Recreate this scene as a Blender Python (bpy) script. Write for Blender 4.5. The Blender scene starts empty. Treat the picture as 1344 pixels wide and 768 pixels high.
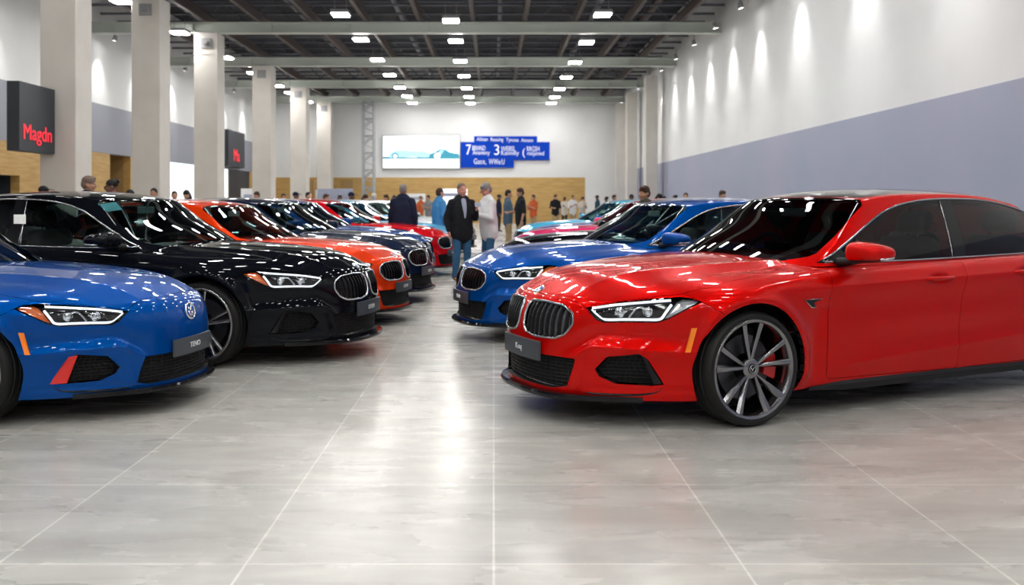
import bpy, bmesh, math, random
import numpy as np
from mathutils import Vector, Matrix
from mathutils.bvhtree import BVHTree

SC = bpy.context.scene
COL = SC.collection
PI = math.pi
R = math.radians
random.seed(7)

# ------------------------------------------------------------------ materials
def mat(name, color, rough=0.5, metal=0.0, coat=0.0, emit=None, estr=0.0, ior=1.5, spec=0.5, coat_rough=0.03, coat_ior=1.5):
    m = bpy.data.materials.new(name)
    m.use_nodes = True
    b = m.node_tree.nodes['Principled BSDF']
    b.inputs['Base Color'].default_value = (*color, 1)
    b.inputs['Roughness'].default_value = rough
    b.inputs['Metallic'].default_value = metal
    b.inputs['IOR'].default_value = ior
    b.inputs['Specular IOR Level'].default_value = spec
    b.inputs['Coat Weight'].default_value = coat
    b.inputs['Coat Roughness'].default_value = coat_rough
    b.inputs['Coat IOR'].default_value = coat_ior
    if emit:
        b.inputs['Emission Color'].default_value = (*emit, 1)
        b.inputs['Emission Strength'].default_value = estr
    m.diffuse_color = (*color, 1)
    return m

def noisy(m, scale, lo, hi, detail=4, inp='Base Color', stretch=(1, 1, 1)):
    """modulate a colour with object-space noise between lo and hi"""
    nt = m.node_tree
    b = nt.nodes['Principled BSDF']
    tc = nt.nodes.new('ShaderNodeTexCoord')
    mp = nt.nodes.new('ShaderNodeMapping')
    mp.inputs['Scale'].default_value = stretch
    n = nt.nodes.new('ShaderNodeTexNoise')
    n.inputs['Scale'].default_value = scale
    n.inputs['Detail'].default_value = detail
    r = nt.nodes.new('ShaderNodeValToRGB')
    r.color_ramp.elements[0].position = 0.3
    r.color_ramp.elements[1].position = 0.7
    r.color_ramp.elements[0].color = (*lo, 1)
    r.color_ramp.elements[1].color = (*hi, 1)
    nt.links.new(tc.outputs['Object'], mp.inputs['Vector'])
    nt.links.new(mp.outputs['Vector'], n.inputs['Vector'])
    nt.links.new(n.outputs['Fac'], r.inputs['Fac'])
    nt.links.new(r.outputs['Color'], b.inputs[inp])
    return m

def glass_mat(name, tint, rough=0.01, ior=1.5):
    m = bpy.data.materials.new(name)
    m.use_nodes = True
    nt = m.node_tree
    nt.nodes.clear()
    out = nt.nodes.new('ShaderNodeOutputMaterial')
    tr = nt.nodes.new('ShaderNodeBsdfTransparent')
    tr.inputs['Color'].default_value = (*tint, 1)
    gl = nt.nodes.new('ShaderNodeBsdfGlossy')
    gl.inputs['Roughness'].default_value = rough
    gl.inputs['Color'].default_value = (0.95, 0.97, 1, 1)
    fr = nt.nodes.new('ShaderNodeFresnel')
    fr.inputs['IOR'].default_value = ior
    mx = nt.nodes.new('ShaderNodeMixShader')
    nt.links.new(fr.outputs['Fac'], mx.inputs['Fac'])
    nt.links.new(tr.outputs['BSDF'], mx.inputs[1])
    nt.links.new(gl.outputs['BSDF'], mx.inputs[2])
    nt.links.new(mx.outputs['Shader'], out.inputs['Surface'])
    m.diffuse_color = (*tint, 1)
    return m

# ------------------------------------------------------------------ objects
def tag(o, label=None, cat=None, group=None, kind=None):
    if label: o['label'] = label
    if cat: o['category'] = cat
    if group: o['group'] = group
    if kind: o['kind'] = kind
    return o

def link(o, parent=None):
    COL.objects.link(o)
    if parent is not None:
        o.parent = parent
    return o

def empty(name, loc=(0, 0, 0), rz=0.0):
    o = bpy.data.objects.new(name, None)
    o.empty_display_size = 0.2
    o.location = loc
    o.rotation_euler = (0, 0, rz)
    return link(o)

def raw_mesh(name, v, f, mats=(), smooth=True, mi=None):
    me = bpy.data.meshes.new(name)
    me.from_pydata([tuple(map(float, p)) for p in v], [], [tuple(int(i) for i in q) for q in f])
    for m in mats:
        me.materials.append(m)
    if mi is not None:
        me.polygons.foreach_set('material_index', np.asarray(mi, dtype=np.int32))
    if smooth:
        me.polygons.foreach_set('use_smooth', np.ones(len(me.polygons), dtype=bool))
    me.update()
    return me

def mesh_obj(name, v, f, m, parent=None, smooth=True, mi=None):
    mats = m if isinstance(m, (list, tuple)) else [m]
    return link(bpy.data.objects.new(name, raw_mesh(name, v, f, mats, smooth, mi)), parent)

def bm_obj(name, bm, m, parent=None, smooth=False, angle=None):
    me = bpy.data.meshes.new(name)
    bmesh.ops.recalc_face_normals(bm, faces=bm.faces)
    bm.to_mesh(me)
    bm.free()
    for x in (m if isinstance(m, (list, tuple)) else [m]):
        me.materials.append(x)
    if smooth or angle:
        me.polygons.foreach_set('use_smooth', np.ones(len(me.polygons), dtype=bool))
        if angle:
            me.set_sharp_from_angle(angle=R(angle))
    me.update()
    return link(bpy.data.objects.new(name, me), parent)

def add_box(bm, x0, x1, y0, y1, z0, z1, bevel=0.0, seg=2, M=None):
    r = bmesh.ops.create_cube(bm, size=1.0)
    vs = r['verts']
    for v in vs:
        v.co = Vector(((x0 + x1) / 2 + v.co.x * (x1 - x0), (y0 + y1) / 2 + v.co.y * (y1 - y0), (z0 + z1) / 2 + v.co.z * (z1 - z0)))
    if bevel:
        es = list({e for v in vs for e in v.link_edges})
        r2 = bmesh.ops.bevel(bm, geom=es, offset=bevel, segments=seg, affect='EDGES', profile=0.5)
        vs = list({v for v in r2['verts']} | {v for v in vs if v.is_valid})
    if M is not None:
        for v in vs:
            v.co = M @ v.co
    return vs

def add_tube(bm, pts, r, n=8, cap=True, closed=False):
    """tube through points; r a number or a list"""
    pts = [Vector(p) for p in pts]
    k = len(pts)
    rs = r if isinstance(r, (list, tuple)) else [r] * k
    rings = []
    up = None
    for i, p in enumerate(pts):
        if closed:
            t = pts[(i + 1) % k] - pts[i - 1]
        else:
            t = pts[min(i + 1, k - 1)] - pts[max(i - 1, 0)]
        if t.length < 1e-9:
            t = Vector((0, 0, 1))
        t.normalize()
        if up is None:
            up = Vector((0, 0, 1)) if abs(t.z) < 0.9 else Vector((1, 0, 0))
        s = t.cross(up)
        if s.length < 1e-6:
            s = t.orthogonal()
        s.normalize()
        up = s.cross(t).normalized()
        rings.append([bm.verts.new(p + rs[i] * (math.cos(2 * PI * j / n) * s + math.sin(2 * PI * j / n) * up)) for j in range(n)])
    for i in range(k if closed else k - 1):
        a, b = rings[i], rings[(i + 1) % k]
        for j in range(n):
            bm.faces.new((a[j], a[(j + 1) % n], b[(j + 1) % n], b[j]))
    if cap and not closed:
        bm.faces.new(rings[0][::-1])
        bm.faces.new(rings[-1])

def add_lathe(bm, prof, n=48, axis='y', M=None):
    """revolve (radius, h) profile about an axis; h along that axis"""
    rings = []
    for r_, h in prof:
        ring = []
        for j in range(n):
            a = 2 * PI * j / n
            c, s = r_ * math.cos(a), r_ * math.sin(a)
            co = {'y': (c, h, s), 'z': (c, s, h), 'x': (h, c, s)}[axis]
            v = Vector(co)
            ring.append(bm.verts.new(M @ v if M is not None else v))
        rings.append(ring)
    for a, b in zip(rings, rings[1:]):
        for j in range(n):
            bm.faces.new((a[j], a[(j + 1) % n], b[(j + 1) % n], b[j]))
    return rings

def add_prism(bm, poly, h0, h1, axis='y', M=None):
    """extrude a 2D outline between h0 and h1"""
    def P(a, b, h):
        v = Vector({'y': (a, h, b), 'z': (a, b, h), 'x': (h, a, b)}[axis])
        return M @ v if M is not None else v
    lo = [bm.verts.new(P(a, b, h0)) for a, b in poly]
    hi = [bm.verts.new(P(a, b, h1)) for a, b in poly]
    n = len(poly)
    bm.faces.new(lo[::-1]); bm.faces.new(hi)
    for i in range(n):
        bm.faces.new((lo[i], lo[(i + 1) % n], hi[(i + 1) % n], hi[i]))

def round_poly(pts, r, seg=4):
    """rounded corners for a 2D polygon; r a number or one per corner"""
    out = []
    n = len(pts)
    rs = r if isinstance(r, (list, tuple)) else [r] * n
    for i in range(n):
        p = np.array(pts[i], float); a = np.array(pts[i - 1], float) - p; b = np.array(pts[(i + 1) % n], float) - p
        la, lb = np.linalg.norm(a), np.linalg.norm(b)
        d = min(rs[i], la * 0.48, lb * 0.48)
        if d < 1e-5:
            out.append(p); continue
        A = p + a / la * d; B = p + b / lb * d
        for k in range(seg + 1):
            t = k / seg
            out.append((1 - t) ** 2 * A + 2 * t * (1 - t) * p + t * t * B)
    return out

def crv(xs, ys):
    """smooth monotone-ish cubic through points (pchip)"""
    xs = np.array(xs, float); ys = np.array(ys, float)
    h = np.diff(xs); d = np.diff(ys) / h
    m = np.zeros(len(xs)); m[0] = d[0]; m[-1] = d[-1]
    for i in range(1, len(xs) - 1):
        if d[i - 1] * d[i] > 0:
            w1 = 2 * h[i] + h[i - 1]; w2 = h[i] + 2 * h[i - 1]
            m[i] = (w1 + w2) / (w1 / d[i - 1] + w2 / d[i])
    def f(x):
        x = np.clip(np.asarray(x, float), xs[0], xs[-1])
        i = np.clip(np.searchsorted(xs, x) - 1, 0, len(xs) - 2)
        t = (x - xs[i]) / h[i]
        return ((2*t**3 - 3*t**2 + 1) * ys[i] + (t**3 - 2*t**2 + t) * h[i] * m[i] + (-2*t**3 + 3*t**2) * ys[i+1] + (t**3 - t**2) * h[i] * m[i+1])
    return f

def sstep(a, b, x):
    t = np.clip((np.asarray(x, float) - a) / (b - a), 0, 1)
    return t * t * (3 - 2 * t)

def subdivide(v, f, levels):
    me = raw_mesh('tmp', v, f)
    o = bpy.data.objects.new('tmp', me)
    COL.objects.link(o)
    md = o.modifiers.new('s', 'SUBSURF'); md.levels = levels; md.render_levels = levels
    dg = bpy.context.evaluated_depsgraph_get()
    ev = o.evaluated_get(dg); em = ev.to_mesh()
    V = np.zeros(len(em.vertices) * 3); em.vertices.foreach_get('co', V)
    Q = np.zeros(len(em.loops), dtype=np.int32); em.loops.foreach_get('vertex_index', Q)
    ev.to_mesh_clear()
    bpy.data.objects.remove(o); bpy.data.meshes.remove(me)
    return V.reshape(-1, 3), Q.reshape(-1, 4)

def vert_normals(V, Q):
    a = V[Q[:, 2]] - V[Q[:, 0]]; b = V[Q[:, 3]] - V[Q[:, 1]]
    fn = np.cross(a, b)
    N = np.zeros_like(V)
    for k in range(4):
        np.add.at(N, Q[:, k], fn)
    return N / np.maximum(np.linalg.norm(N, axis=1, keepdims=True), 1e-12)

def grid_box(us, vs, ws, fn, skip=()):
    """the surface of a box of nu x nv x nw cells, each corner placed by fn(i, j, k)"""
    nu, nv, nw = len(us) - 1, len(vs) - 1, len(ws) - 1
    idx = {}; V = []; F = []
    def P(i, j, k):
        if (i, j, k) not in idx:
            idx[(i, j, k)] = len(V); V.append(fn(us[i], vs[j], ws[k]))
        return idx[(i, j, k)]
    for i in range(nu):
        for j in range(nv):
            if 'bottom' not in skip: F.append((P(i, j, 0), P(i, j+1, 0), P(i+1, j+1, 0), P(i+1, j, 0)))
            if 'top' not in skip: F.append((P(i, j, nw), P(i+1, j, nw), P(i+1, j+1, nw), P(i, j+1, nw)))
    for i in range(nu):
        for k in range(nw):
            F.append((P(i, 0, k), P(i+1, 0, k), P(i+1, 0, k+1), P(i, 0, k+1)))
            F.append((P(i, nv, k), P(i, nv, k+1), P(i+1, nv, k+1), P(i+1, nv, k)))
    for j in range(nv):
        for k in range(nw):
            F.append((P(0, j, k), P(0, j, k+1), P(0, j+1, k+1), P(0, j+1, k)))
            F.append((P(nu, j, k), P(nu, j+1, k), P(nu, j+1, k+1), P(nu, j, k+1)))
    return np.array(V), F
# ------------------------------------------------------------------ car surfaces
# local frame: x runs from the front axle to the rear, y across, z up; metres
_base = crv([-.42, -.3, 0, .4, .8, 1.4, 2.2, 2.95, 3.3, 3.62], [.872, .90, .928, .925, .915, .915, .925, .945, .92, .855])
_prof = crv([.12, .2, .3, .45, .6, .72, .79, .86, .92, 1.02], [.91, .944, .960, .967, .976, .989, .999, .974, .944, .90])
_foff = crv([.15, .2, .3, .45, .58, .68, .74, .80], [.02, .0, .0, .0, .008, .035, .075, .13])
_tc = crv([-.42, -.3, -.15, 0, .3, .6, .9, 1.4, 2.4, 2.95, 3.3, 3.62], [.765, .832, .893, .930, .968, .99, .99, .99, 1.0, 1.02, 1.01, .97])
_te = crv([-.42, -.3, -.15, 0, .3, .6, .9, 1.4, 2.4, 2.95, 3.3, 3.62], [.705, .755, .795, .825, .865, .895, .915, .93, .955, .965, .95, .88])
XS = [-.42, -.37, -.28, -.16, -.03, .1, .23, .36, .5, .65, .85, 1.1, 1.4, 1.7, 2.0, 2.25, 2.45, 2.62, 2.8, 2.97, 3.14, 3.3, 3.44, 3.55, 3.62]
VS = [0, .15, .3, .45, .58, .7, .81, .9, 1.0]
VS = [-a for a in VS[:0:-1]] + VS
WS = [0, .06, .17, .3, .43, .56, .68, .8, .9, 1.0]

def _bottom(xs):
    return .17 + .02 * sstep(.2, .6, xs) + 0.05 * sstep(3.2, 3.6, xs)

def body_pt(xs, v, w):
    a = abs(v)
    zt = _te(xs) + (_tc(xs) - _te(xs)) * (1 - a ** 2.3)
    zb = _bottom(xs)
    z = zb + w * (zt - zb)
    y = v * _base(xs) * _prof(z)
    dF = -.68 + .68 * a ** 2.7           # nose wraps round in plan
    dR = .40 - .40 * a ** 2.4
    x = xs + dF * max(0, 1 - (xs + .42) / 1.35) + dR * max(0, 1 - (3.62 - xs) / 1.2)
    x += _foff(z) * max(0, 1 - (xs + .42) / .25) * (1 - .6 * a ** 3)
    return (float(x), float(y), float(z))

def gh_pt(u, v, w):
    a = abs(v)
    xf = (.30 + .36 * a ** 2.2) * (1 - w) + (1.06 + .16 * a ** 2) * w - .035 * math.sin(PI * w)
    xr = (3.78 - .22 * a ** 2.2) * (1 - w) + (2.95 - .08 * a ** 2) * w
    x = xf + u * (xr - xf)
    zr = float(_roof(x)) - .045 * a ** 2.4
    zb = .93
    z = zb + w * (zr - zb)
    yb = float(_ghb(x)); yt = float(_ght(x))
    y = v * (yb + (yt - yb) * w ** 1.2)
    return (x, y, z)
_roof = crv([.9, 1.06, 1.3, 1.6, 2.0, 2.4, 2.8, 3.1, 3.4], [1.31, 1.365, 1.412, 1.442, 1.45, 1.437, 1.385, 1.31, 1.2])
_ghb = crv([.3, .66, 1.0, 2.4, 3.0, 3.6], [.74, .775, .805, .815, .80, .72])
_ght = crv([.9, 1.2, 1.6, 2.2, 2.8], [.55, .575, .595, .59, .54])

def sculpt_body(V):
    x, y, z = V[:, 0].copy(), V[:, 1].copy(), V[:, 2].copy()
    a = np.abs(y); s = np.sign(y)
    side = sstep(.72, .84, a)
    dy = np.zeros_like(x)
    # flared wheel arches
    for cx in (0.0, 2.95):
        r = np.hypot(x - cx, z - .345)
        dy += .036 * np.exp(-((r - .41) / .05) ** 2) * sstep(.16, .3, z) * sstep(-.40, -.30, x - cx)
    # shoulder crease over the doors: a ridge with a hollow beneath
    zc = .795 + .022 * x
    m = sstep(.25, .75, x) * (1 - sstep(3.0, 3.5, x))
    d = z - zc
    dy += m * (.013 * np.exp(-np.abs(d) / .035) - .012 * np.exp(-((d + .13) / .09) ** 2))
    # lower door crease, rising to the rear
    zl = .31 + .055 * np.clip(x - .7, 0, 3)
    m2 = sstep(.65, 1.0, x) * (1 - sstep(2.4, 2.65, x))
    d2 = z - zl
    dy += m2 * (.012 * np.exp(-np.abs(d2) / .03) - .006 * np.exp(-((d2 - .12) / .08) ** 2))
    # scooped recess behind each door handle
    for xh in (1.60, 2.47):
        zh = .793 + .022 * xh
        dy -= .020 * np.exp(-(((x - xh) / .075) ** 2 + ((z - zh) / .030) ** 2) ** 2)
    # tuck behind the front wheel
    dy -= .018 * np.exp(-((x - .52) / .07) ** 2) * sstep(.2, .3, z) * (1 - sstep(.55, .72, z))
    V[:, 1] = y + s * dy * side
    # bumper: a ridge that leaves the lower mouth, rises and runs back over the side ducts; hollow above it
    front = (x < -.3)
    fx = np.zeros_like(x)
    zr = .40 + .085 * sstep(.42, .56, a) - .02 * sstep(.62, .85, a)
    dz = z - zr
    on = sstep(.38, .50, a) * (1 - sstep(.86, .92, a))
    fx -= .030 * np.where(dz > 0, np.exp(-dz / .022), np.exp(dz / .05)) * on
    fx += .030 * np.exp(-((dz - .075) / .045) ** 2) * sstep(.36, .5, a) * (1 - sstep(.80, .90, a))
    duct = np.exp(-(((a - .70) / .17) ** 2 + ((z - .34) / .09) ** 2) ** 2)
    fx += .030 * duct
    # blade between the mouth and the duct
    yb = .50 + .25 * (z - .30)
    fx -= .024 * np.exp(-np.abs(a - yb) / .022) * sstep(.20, .25, z) * (1 - sstep(.37, .44, z))
    fx += .016 * np.exp(-((z - .235) / .02) ** 2) * sstep(.48, .58, a) * (1 - sstep(.80, .88, a))
    V[:, 0] = np.where(front, x + fx, V[:, 0])
    # bonnet: two raised lines that run from the grille to the windscreen
    top = sstep(.70, .76, z) * (1 - sstep(.45, .7, x)) * sstep(-.98, -.8, x)
    yl = .36 + .18 * sstep(-1.0, .6, x)
    V[:, 2] += top * (.010 * np.exp(-np.abs(a - yl) / .05) - .006 * np.exp(-((a - yl - .14) / .08) ** 2))
    return V

def surf_body(levels=3):
    V, F = grid_box(XS, VS, WS, body_pt, skip=('bottom',))
    V, Q = subdivide(V, F, levels)
    return sculpt_body(V), Q

def surf_cabin(levels=3):
    us = [0, .035, .09, .17, .27, .38, .5, .62, .74, .84, .92, .97, 1]
    vs = [0, .22, .44, .64, .8, .92, 1]
    vs = [-a for a in vs[:0:-1]] + vs
    V, F = grid_box(us, vs, [0, .12, .3, .5, .7, .87, .96, 1], gh_pt, skip=('bottom',))
    return subdivide(V, F, levels)
# ------------------------------------------------------------------ cutting the body skin into panels
def inpoly(p, poly):
    x, y = p; c = False; n = len(poly); j = n - 1
    for i in range(n):
        xi, yi = poly[i]; xj, yj = poly[j]
        if (yi > y) != (yj > y) and x < (xj - xi) * (y - yi) / (yj - yi) + xi:
            c = not c
        j = i
    return c

class Skin:
    """a smooth quad skin that is cut along outlines; every cut-out becomes a panel"""
    def __init__(self, V, Q):
        self.bm = bmesh.new()
        vs = [self.bm.verts.new(p) for p in V.tolist()]
        for q in Q.tolist():
            self.bm.faces.new([vs[i] for i in q])
        self.lay = self.bm.faces.layers.int.new('panel')
        self.bm.normal_update()
        N = vert_normals(V, Q)
        self.V, self.Q, self.N = V, Q, N
        self.bvh = BVHTree.FromPolygons(V.tolist(), Q.tolist())
        self.names = {0: None}
        self.dirs = {}

    def basis(self, d):
        d = Vector(d).normalized()
        e1 = d.cross(Vector((0, 0, 1)) if abs(d.z) < 0.95 else Vector((1, 0, 0))).normalized()
        return d, e1, e1.cross(d).normalized()

    def cut(self, name, pts, d, near=0.6, facing=-0.02, only=None):
        bm, lay = self.bm, self.lay
        pid = len(self.names); self.names[pid] = name
        d, e1, e2 = self.basis(d)
        self.dirs[pid] = d
        P = [Vector(p) for p in pts]
        poly = [(p.dot(e1), p.dot(e2)) for p in P]
        if sum(poly[i - 1][0] * poly[i][1] - poly[i][0] * poly[i - 1][1] for i in range(len(poly))) < 0:
            poly.reverse(); P.reverse()
        mid = sum(p.dot(d) for p in P) / len(P)
        x0, x1 = min(p[0] for p in poly) - .002, max(p[0] for p in poly) + .002
        y0, y1 = min(p[1] for p in poly) - .002, max(p[1] for p in poly) + .002
        def box(f):
            a = [v.co.dot(e1) for v in f.verts]; b = [v.co.dot(e2) for v in f.verts]
            return min(a), max(a), min(b), max(b)
        cand = {}
        for f in bm.faces:
            if f.normal.dot(d) > facing or (only is not None and f[lay] not in only):
                continue
            if abs(f.calc_center_median().dot(d) - mid) > near:
                continue
            b = box(f)
            if b[0] < x1 and b[1] > x0 and b[2] < y1 and b[3] > y0:
                cand[f] = b
        for i in range(len(poly)):
            a, b = poly[i - 1], poly[i]
            if math.hypot(b[0] - a[0], b[1] - a[1]) < 1e-5:
                continue
            sx0, sx1 = min(a[0], b[0]), max(a[0], b[0]); sy0, sy1 = min(a[1], b[1]), max(a[1], b[1])
            nx, ny = b[1] - a[1], a[0] - b[0]
            hit = []
            for f, q in cand.items():
                if q[0] <= sx1 and q[1] >= sx0 and q[2] <= sy1 and q[3] >= sy0:
                    s = [(v.co.dot(e1) - a[0]) * nx + (v.co.dot(e2) - a[1]) * ny for v in f.verts]
                    if min(s) < 0 < max(s):
                        hit.append(f)
            if not hit:
                continue
            for f in hit:
                del cand[f]
            geom = list(hit) + list({e for f in hit for e in f.edges}) + list({v for f in hit for v in f.verts})
            co = e1 * a[0] + e2 * a[1]
            no = (e1 * nx + e2 * ny).normalized()
            r = bmesh.ops.bisect_plane(bm, geom=geom, dist=1e-6, plane_co=co, plane_no=no)
            for g in r['geom']:
                if isinstance(g, bmesh.types.BMFace):
                    cand[g] = box(g)
        for f in cand:
            if not f.is_valid:
                continue
            c = f.calc_center_median()
            if inpoly((c.dot(e1), c.dot(e2)), poly):
                f[lay] = pid
        return pid

    def assign(self, name, test, only=0):
        pid = len(self.names); self.names[pid] = name
        for f in self.bm.faces:
            if f[self.lay] == only and test(f.calc_center_median()):
                f[self.lay] = pid
        return pid

    def split_plane(self, co, no, sel):
        fs = [f for f in self.bm.faces if f[self.lay] == 0 and sel(f.calc_center_median())]
        geom = fs + list({e for f in fs for e in f.edges}) + list({v for f in fs for v in f.verts})
        bmesh.ops.bisect_plane(self.bm, geom=geom, dist=1e-6, plane_co=Vector(co), plane_no=Vector(no).normalized())

    def on(self, p, d, push=0.0):
        """drop a point on the skin along d"""
        d = Vector(d).normalized()
        h = self.bvh.ray_cast(Vector(p) - d * 0.8, d)
        if h[0] is None:
            h = self.bvh.find_nearest(Vector(p))
        return h[0] + d * push

    def smooth_normals(self, P):
        out = np.zeros((len(P), 3))
        for i, p in enumerate(P):
            loc, nrm, idx, dist = self.bvh.find_nearest(Vector(p))
            q = self.Q[idx]
            w = 1.0 / (np.sum((self.V[q] - np.array(loc)) ** 2, axis=1) + 1e-9)
            # inverse-bilinear on a near-planar quad
            A, B, C, D = self.V[q]
            e, g = B - A, D - A
            pp = np.array(loc) - A
            M2 = np.array([[e @ e, e @ g], [e @ g, g @ g]])
            try:
                s, t = np.linalg.solve(M2, [pp @ e, pp @ g])
            except np.linalg.LinAlgError:
                s, t = .5, .5
            s = min(max(s, 0), 1); t = min(max(t, 0), 1)
            n = (1-s)*(1-t)*self.N[q[0]] + s*(1-t)*self.N[q[1]] + s*t*self.N[q[2]] + (1-s)*t*self.N[q[3]]
            out[i] = n / max(np.linalg.norm(n), 1e-9)
        return out

    def finish(self, holes=(), keep=(), gap=0.0018, flange=0.014, hole_depth=0.06, nogap=()):
        """{name: (V, faces, normals, material index)}; flange faces get index 0 or 1 (in a hole)"""
        bm, lay = self.bm, self.lay
        bm.verts.index_update()
        groups = {}
        for f in bm.faces:
            groups.setdefault(f[lay], []).append(f)
        out = {}
        for pid, fs in groups.items():
            nm = self.names[pid]
            if nm in holes and nm not in keep:
                continue
            ids = {}; V = []; Fc = []
            for f in fs:
                q = []
                for v in f.verts:
                    if v.index not in ids:
                        ids[v.index] = len(V); V.append(v.co.copy())
                    q.append(ids[v.index])
                Fc.append(q)
            shift = {}
            rim = []
            for f in fs:
                for l in f.loops:
                    e = l.edge
                    others = [g for g in e.link_faces if g is not f]
                    if others and others[0][lay] == pid:
                        continue
                    a, b = l.vert, l.link_loop_next.vert
                    inward = f.normal.cross(b.co - a.co)
                    if inward.length > 1e-9:
                        inward.normalize()
                    op = others[0][lay] if others else -1
                    rim.append((a, b, f, op))
                    if op >= 0 and nm not in nogap:
                        for v in (a, b):
                            shift.setdefault(v.index, []).append(inward)
            P = np.array(V)
            NN = self.smooth_normals(P)
            for vi, l in shift.items():
                s = sum(l, Vector())
                if s.length > 1e-6:
                    V[ids[vi]] = V[ids[vi]] + s.normalized() * gap
            mi = [0] * len(Fc)
            V = [tuple(v) for v in V]
            N = [tuple(n) for n in NN]
            for a, b, f, op in rim:
                if op == -1 or nm in holes:
                    continue
                pa, pb = Vector(V[ids[a.index]]), Vector(V[ids[b.index]])
                inhole = self.names.get(op) in holes
                if inhole:
                    dd = self.dirs.get(op)
                    da = db = (dd if dd is not None else -f.normal) * (hole_depth[self.names[op]] if isinstance(hole_depth, dict) else hole_depth)
                else:
                    da = Vector(NN[ids[a.index]]) * -flange; db = Vector(NN[ids[b.index]]) * -flange
                k = len(V)
                q = [pa, pa + da, pb + db, pb]
                n = (pb - pa).cross(da)
                n = n.normalized() if n.length > 1e-12 else Vector((0, 0, 1))
                n = -n if n.dot(f.calc_center_median() - (pa + pb) / 2) > 0 else n
                V += [tuple(x) for x in q]; N += [tuple(n)] * 4
                Fc.append([k, k + 1, k + 2, k + 3]); mi.append(1 if inhole else 0)
            out[nm] = (V, Fc, N, mi)
        bm.free()
        return out

def panel_obj(name, data, mats, parent):
    V, F, N, mi = data
    me = raw_mesh(name, V, F, mats, True, [min(i, len(mats) - 1) for i in mi])
    me.normals_split_custom_set_from_vertices(N)
    return link(bpy.data.objects.new(name, me), parent)

def mirror_pts(pts):
    return [(p[0], -p[1], p[2]) for p in pts]
# ------------------------------------------------------------------ the car
M = {}
M['paint'] = mat('car_paint', (.5, .5, .5), .3, 0, 1.0)
M['roofpaint'] = mat('roof_paint', (.5, .5, .5), .3, 0, 1.0)
M['glass'] = glass_mat('tinted_glass', (.15, .19, .20), ior=1.33)
M['rim'] = mat('gunmetal_alloy', (.27, .27, .285), .2, 1.0)
M['slat'] = mat('grille_slat', (.15, .155, .165), .25, .9)
M['frame'] = mat('grille_frame', (.5, .5, .5), .2, 1.0)
M['lampend'] = mat('lamp_end_clear', (.75, .77, .8), .15, .6)
M['black'] = mat('black_plastic', (.009, .009, .011), .5, spec=.3)
M['gloss'] = mat('gloss_black', (.006, .006, .008), .08, spec=.3)
M['cavity'] = mat('dark_cavity', (.006, .006, .007), .8)
M['chrome'] = mat('chrome', (.85, .86, .88), .07, 1.0)
M['darkchrome'] = mat('dark_chrome', (.36, .36, .38), .12, 1.0)
M['satin'] = mat('satin_silver', (.62, .63, .66), .25, 1.0)
M['rubber'] = mat('tyre_rubber', (.007, .007, .0075), .6, spec=.35)
M['lens'] = glass_mat('lamp_lens', (.96, .97, .98))
M['drl'] = mat('daytime_light', (.85, .88, .92), .2, 0, .5, (.9, .95, 1), .55)
M['amber'] = mat('amber_reflector', (1.0, .27, .01), .25, 0, .5)
M['amberdeep'] = mat('amber_lamp', (.95, .20, .02), .2, 0, .5)
M['redacc'] = mat('red_accent', (.75, .012, .008), .3, 0, .6)
M['redcal'] = mat('red_caliper', (.6, .01, .01), .35, 0, .3)
M['disc'] = mat('brake_disc', (.10, .10, .11), .4, 1.0)
M['plate'] = mat('plate_grey', (.055, .062, .075), .35)
M['platetext'] = mat('plate_lettering', (.8, .83, .86), .4)
M['white'] = mat('badge_white', (.85, .86, .88), .25, 0, .5)
M['bluebadge'] = mat('badge_blue', (.02, .12, .5), .25, 0, .5)
M['seat'] = mat('seat_leather', (.010, .010, .012), .6, spec=.3)
M['dash'] = mat('dashboard_plastic', (.26, .33, .33), .6)
M['taillamp'] = mat('tail_lamp', (.35, .005, .008), .12, 0, .6)
M['mirrorglass'] = mat('mirror_glass', (.8, .82, .85), .03, 1.0)

HEADLIGHT = [(-.902, .486, .71), (-.752, .598, .749), (-.604, .682, .769), (-.43, .775, .782), (-.37, .815, .776), (-.335, .855, .757),
             (-.443, .838, .709), (-.547, .795, .653), (-.596, .768, .638), (-.735, .676, .637), (-.844, .584, .630), (-.876, .549, .647)]
DUCT = [(-.877, .545, .35), (-.83, .601, .426), (-.684, .717, .452), (-.639, .735, .420), (-.555, .775, .271), (-.604, .74, .264), (-.786, .619, .270), (-.859, .56, .31)]
KIDNEY = [(.030, .700), (.06, .722), (.20, .727), (.35, .716), (.43, .672), (.442, .61), (.405, .548), (.34, .515), (.17, .512), (.075, .530), (.036, .572)]
DLAMP = (.78, -.62, -.02)
DSIDE = (0, -1, 0)

def text_mesh(s, size, depth=.002):
    c = bpy.data.curves.new('lettering', 'FONT')
    c.body = s; c.size = size; c.align_x = 'CENTER'; c.align_y = 'CENTER'; c.extrude = depth; c.resolution_u = 3
    o = bpy.data.objects.new('t', c); COL.objects.link(o)
    dg = bpy.context.evaluated_depsgraph_get()
    me = bpy.data.meshes.new_from_object(o.evaluated_get(dg))
    bpy.data.objects.remove(o); bpy.data.curves.remove(c)
    return me

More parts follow.
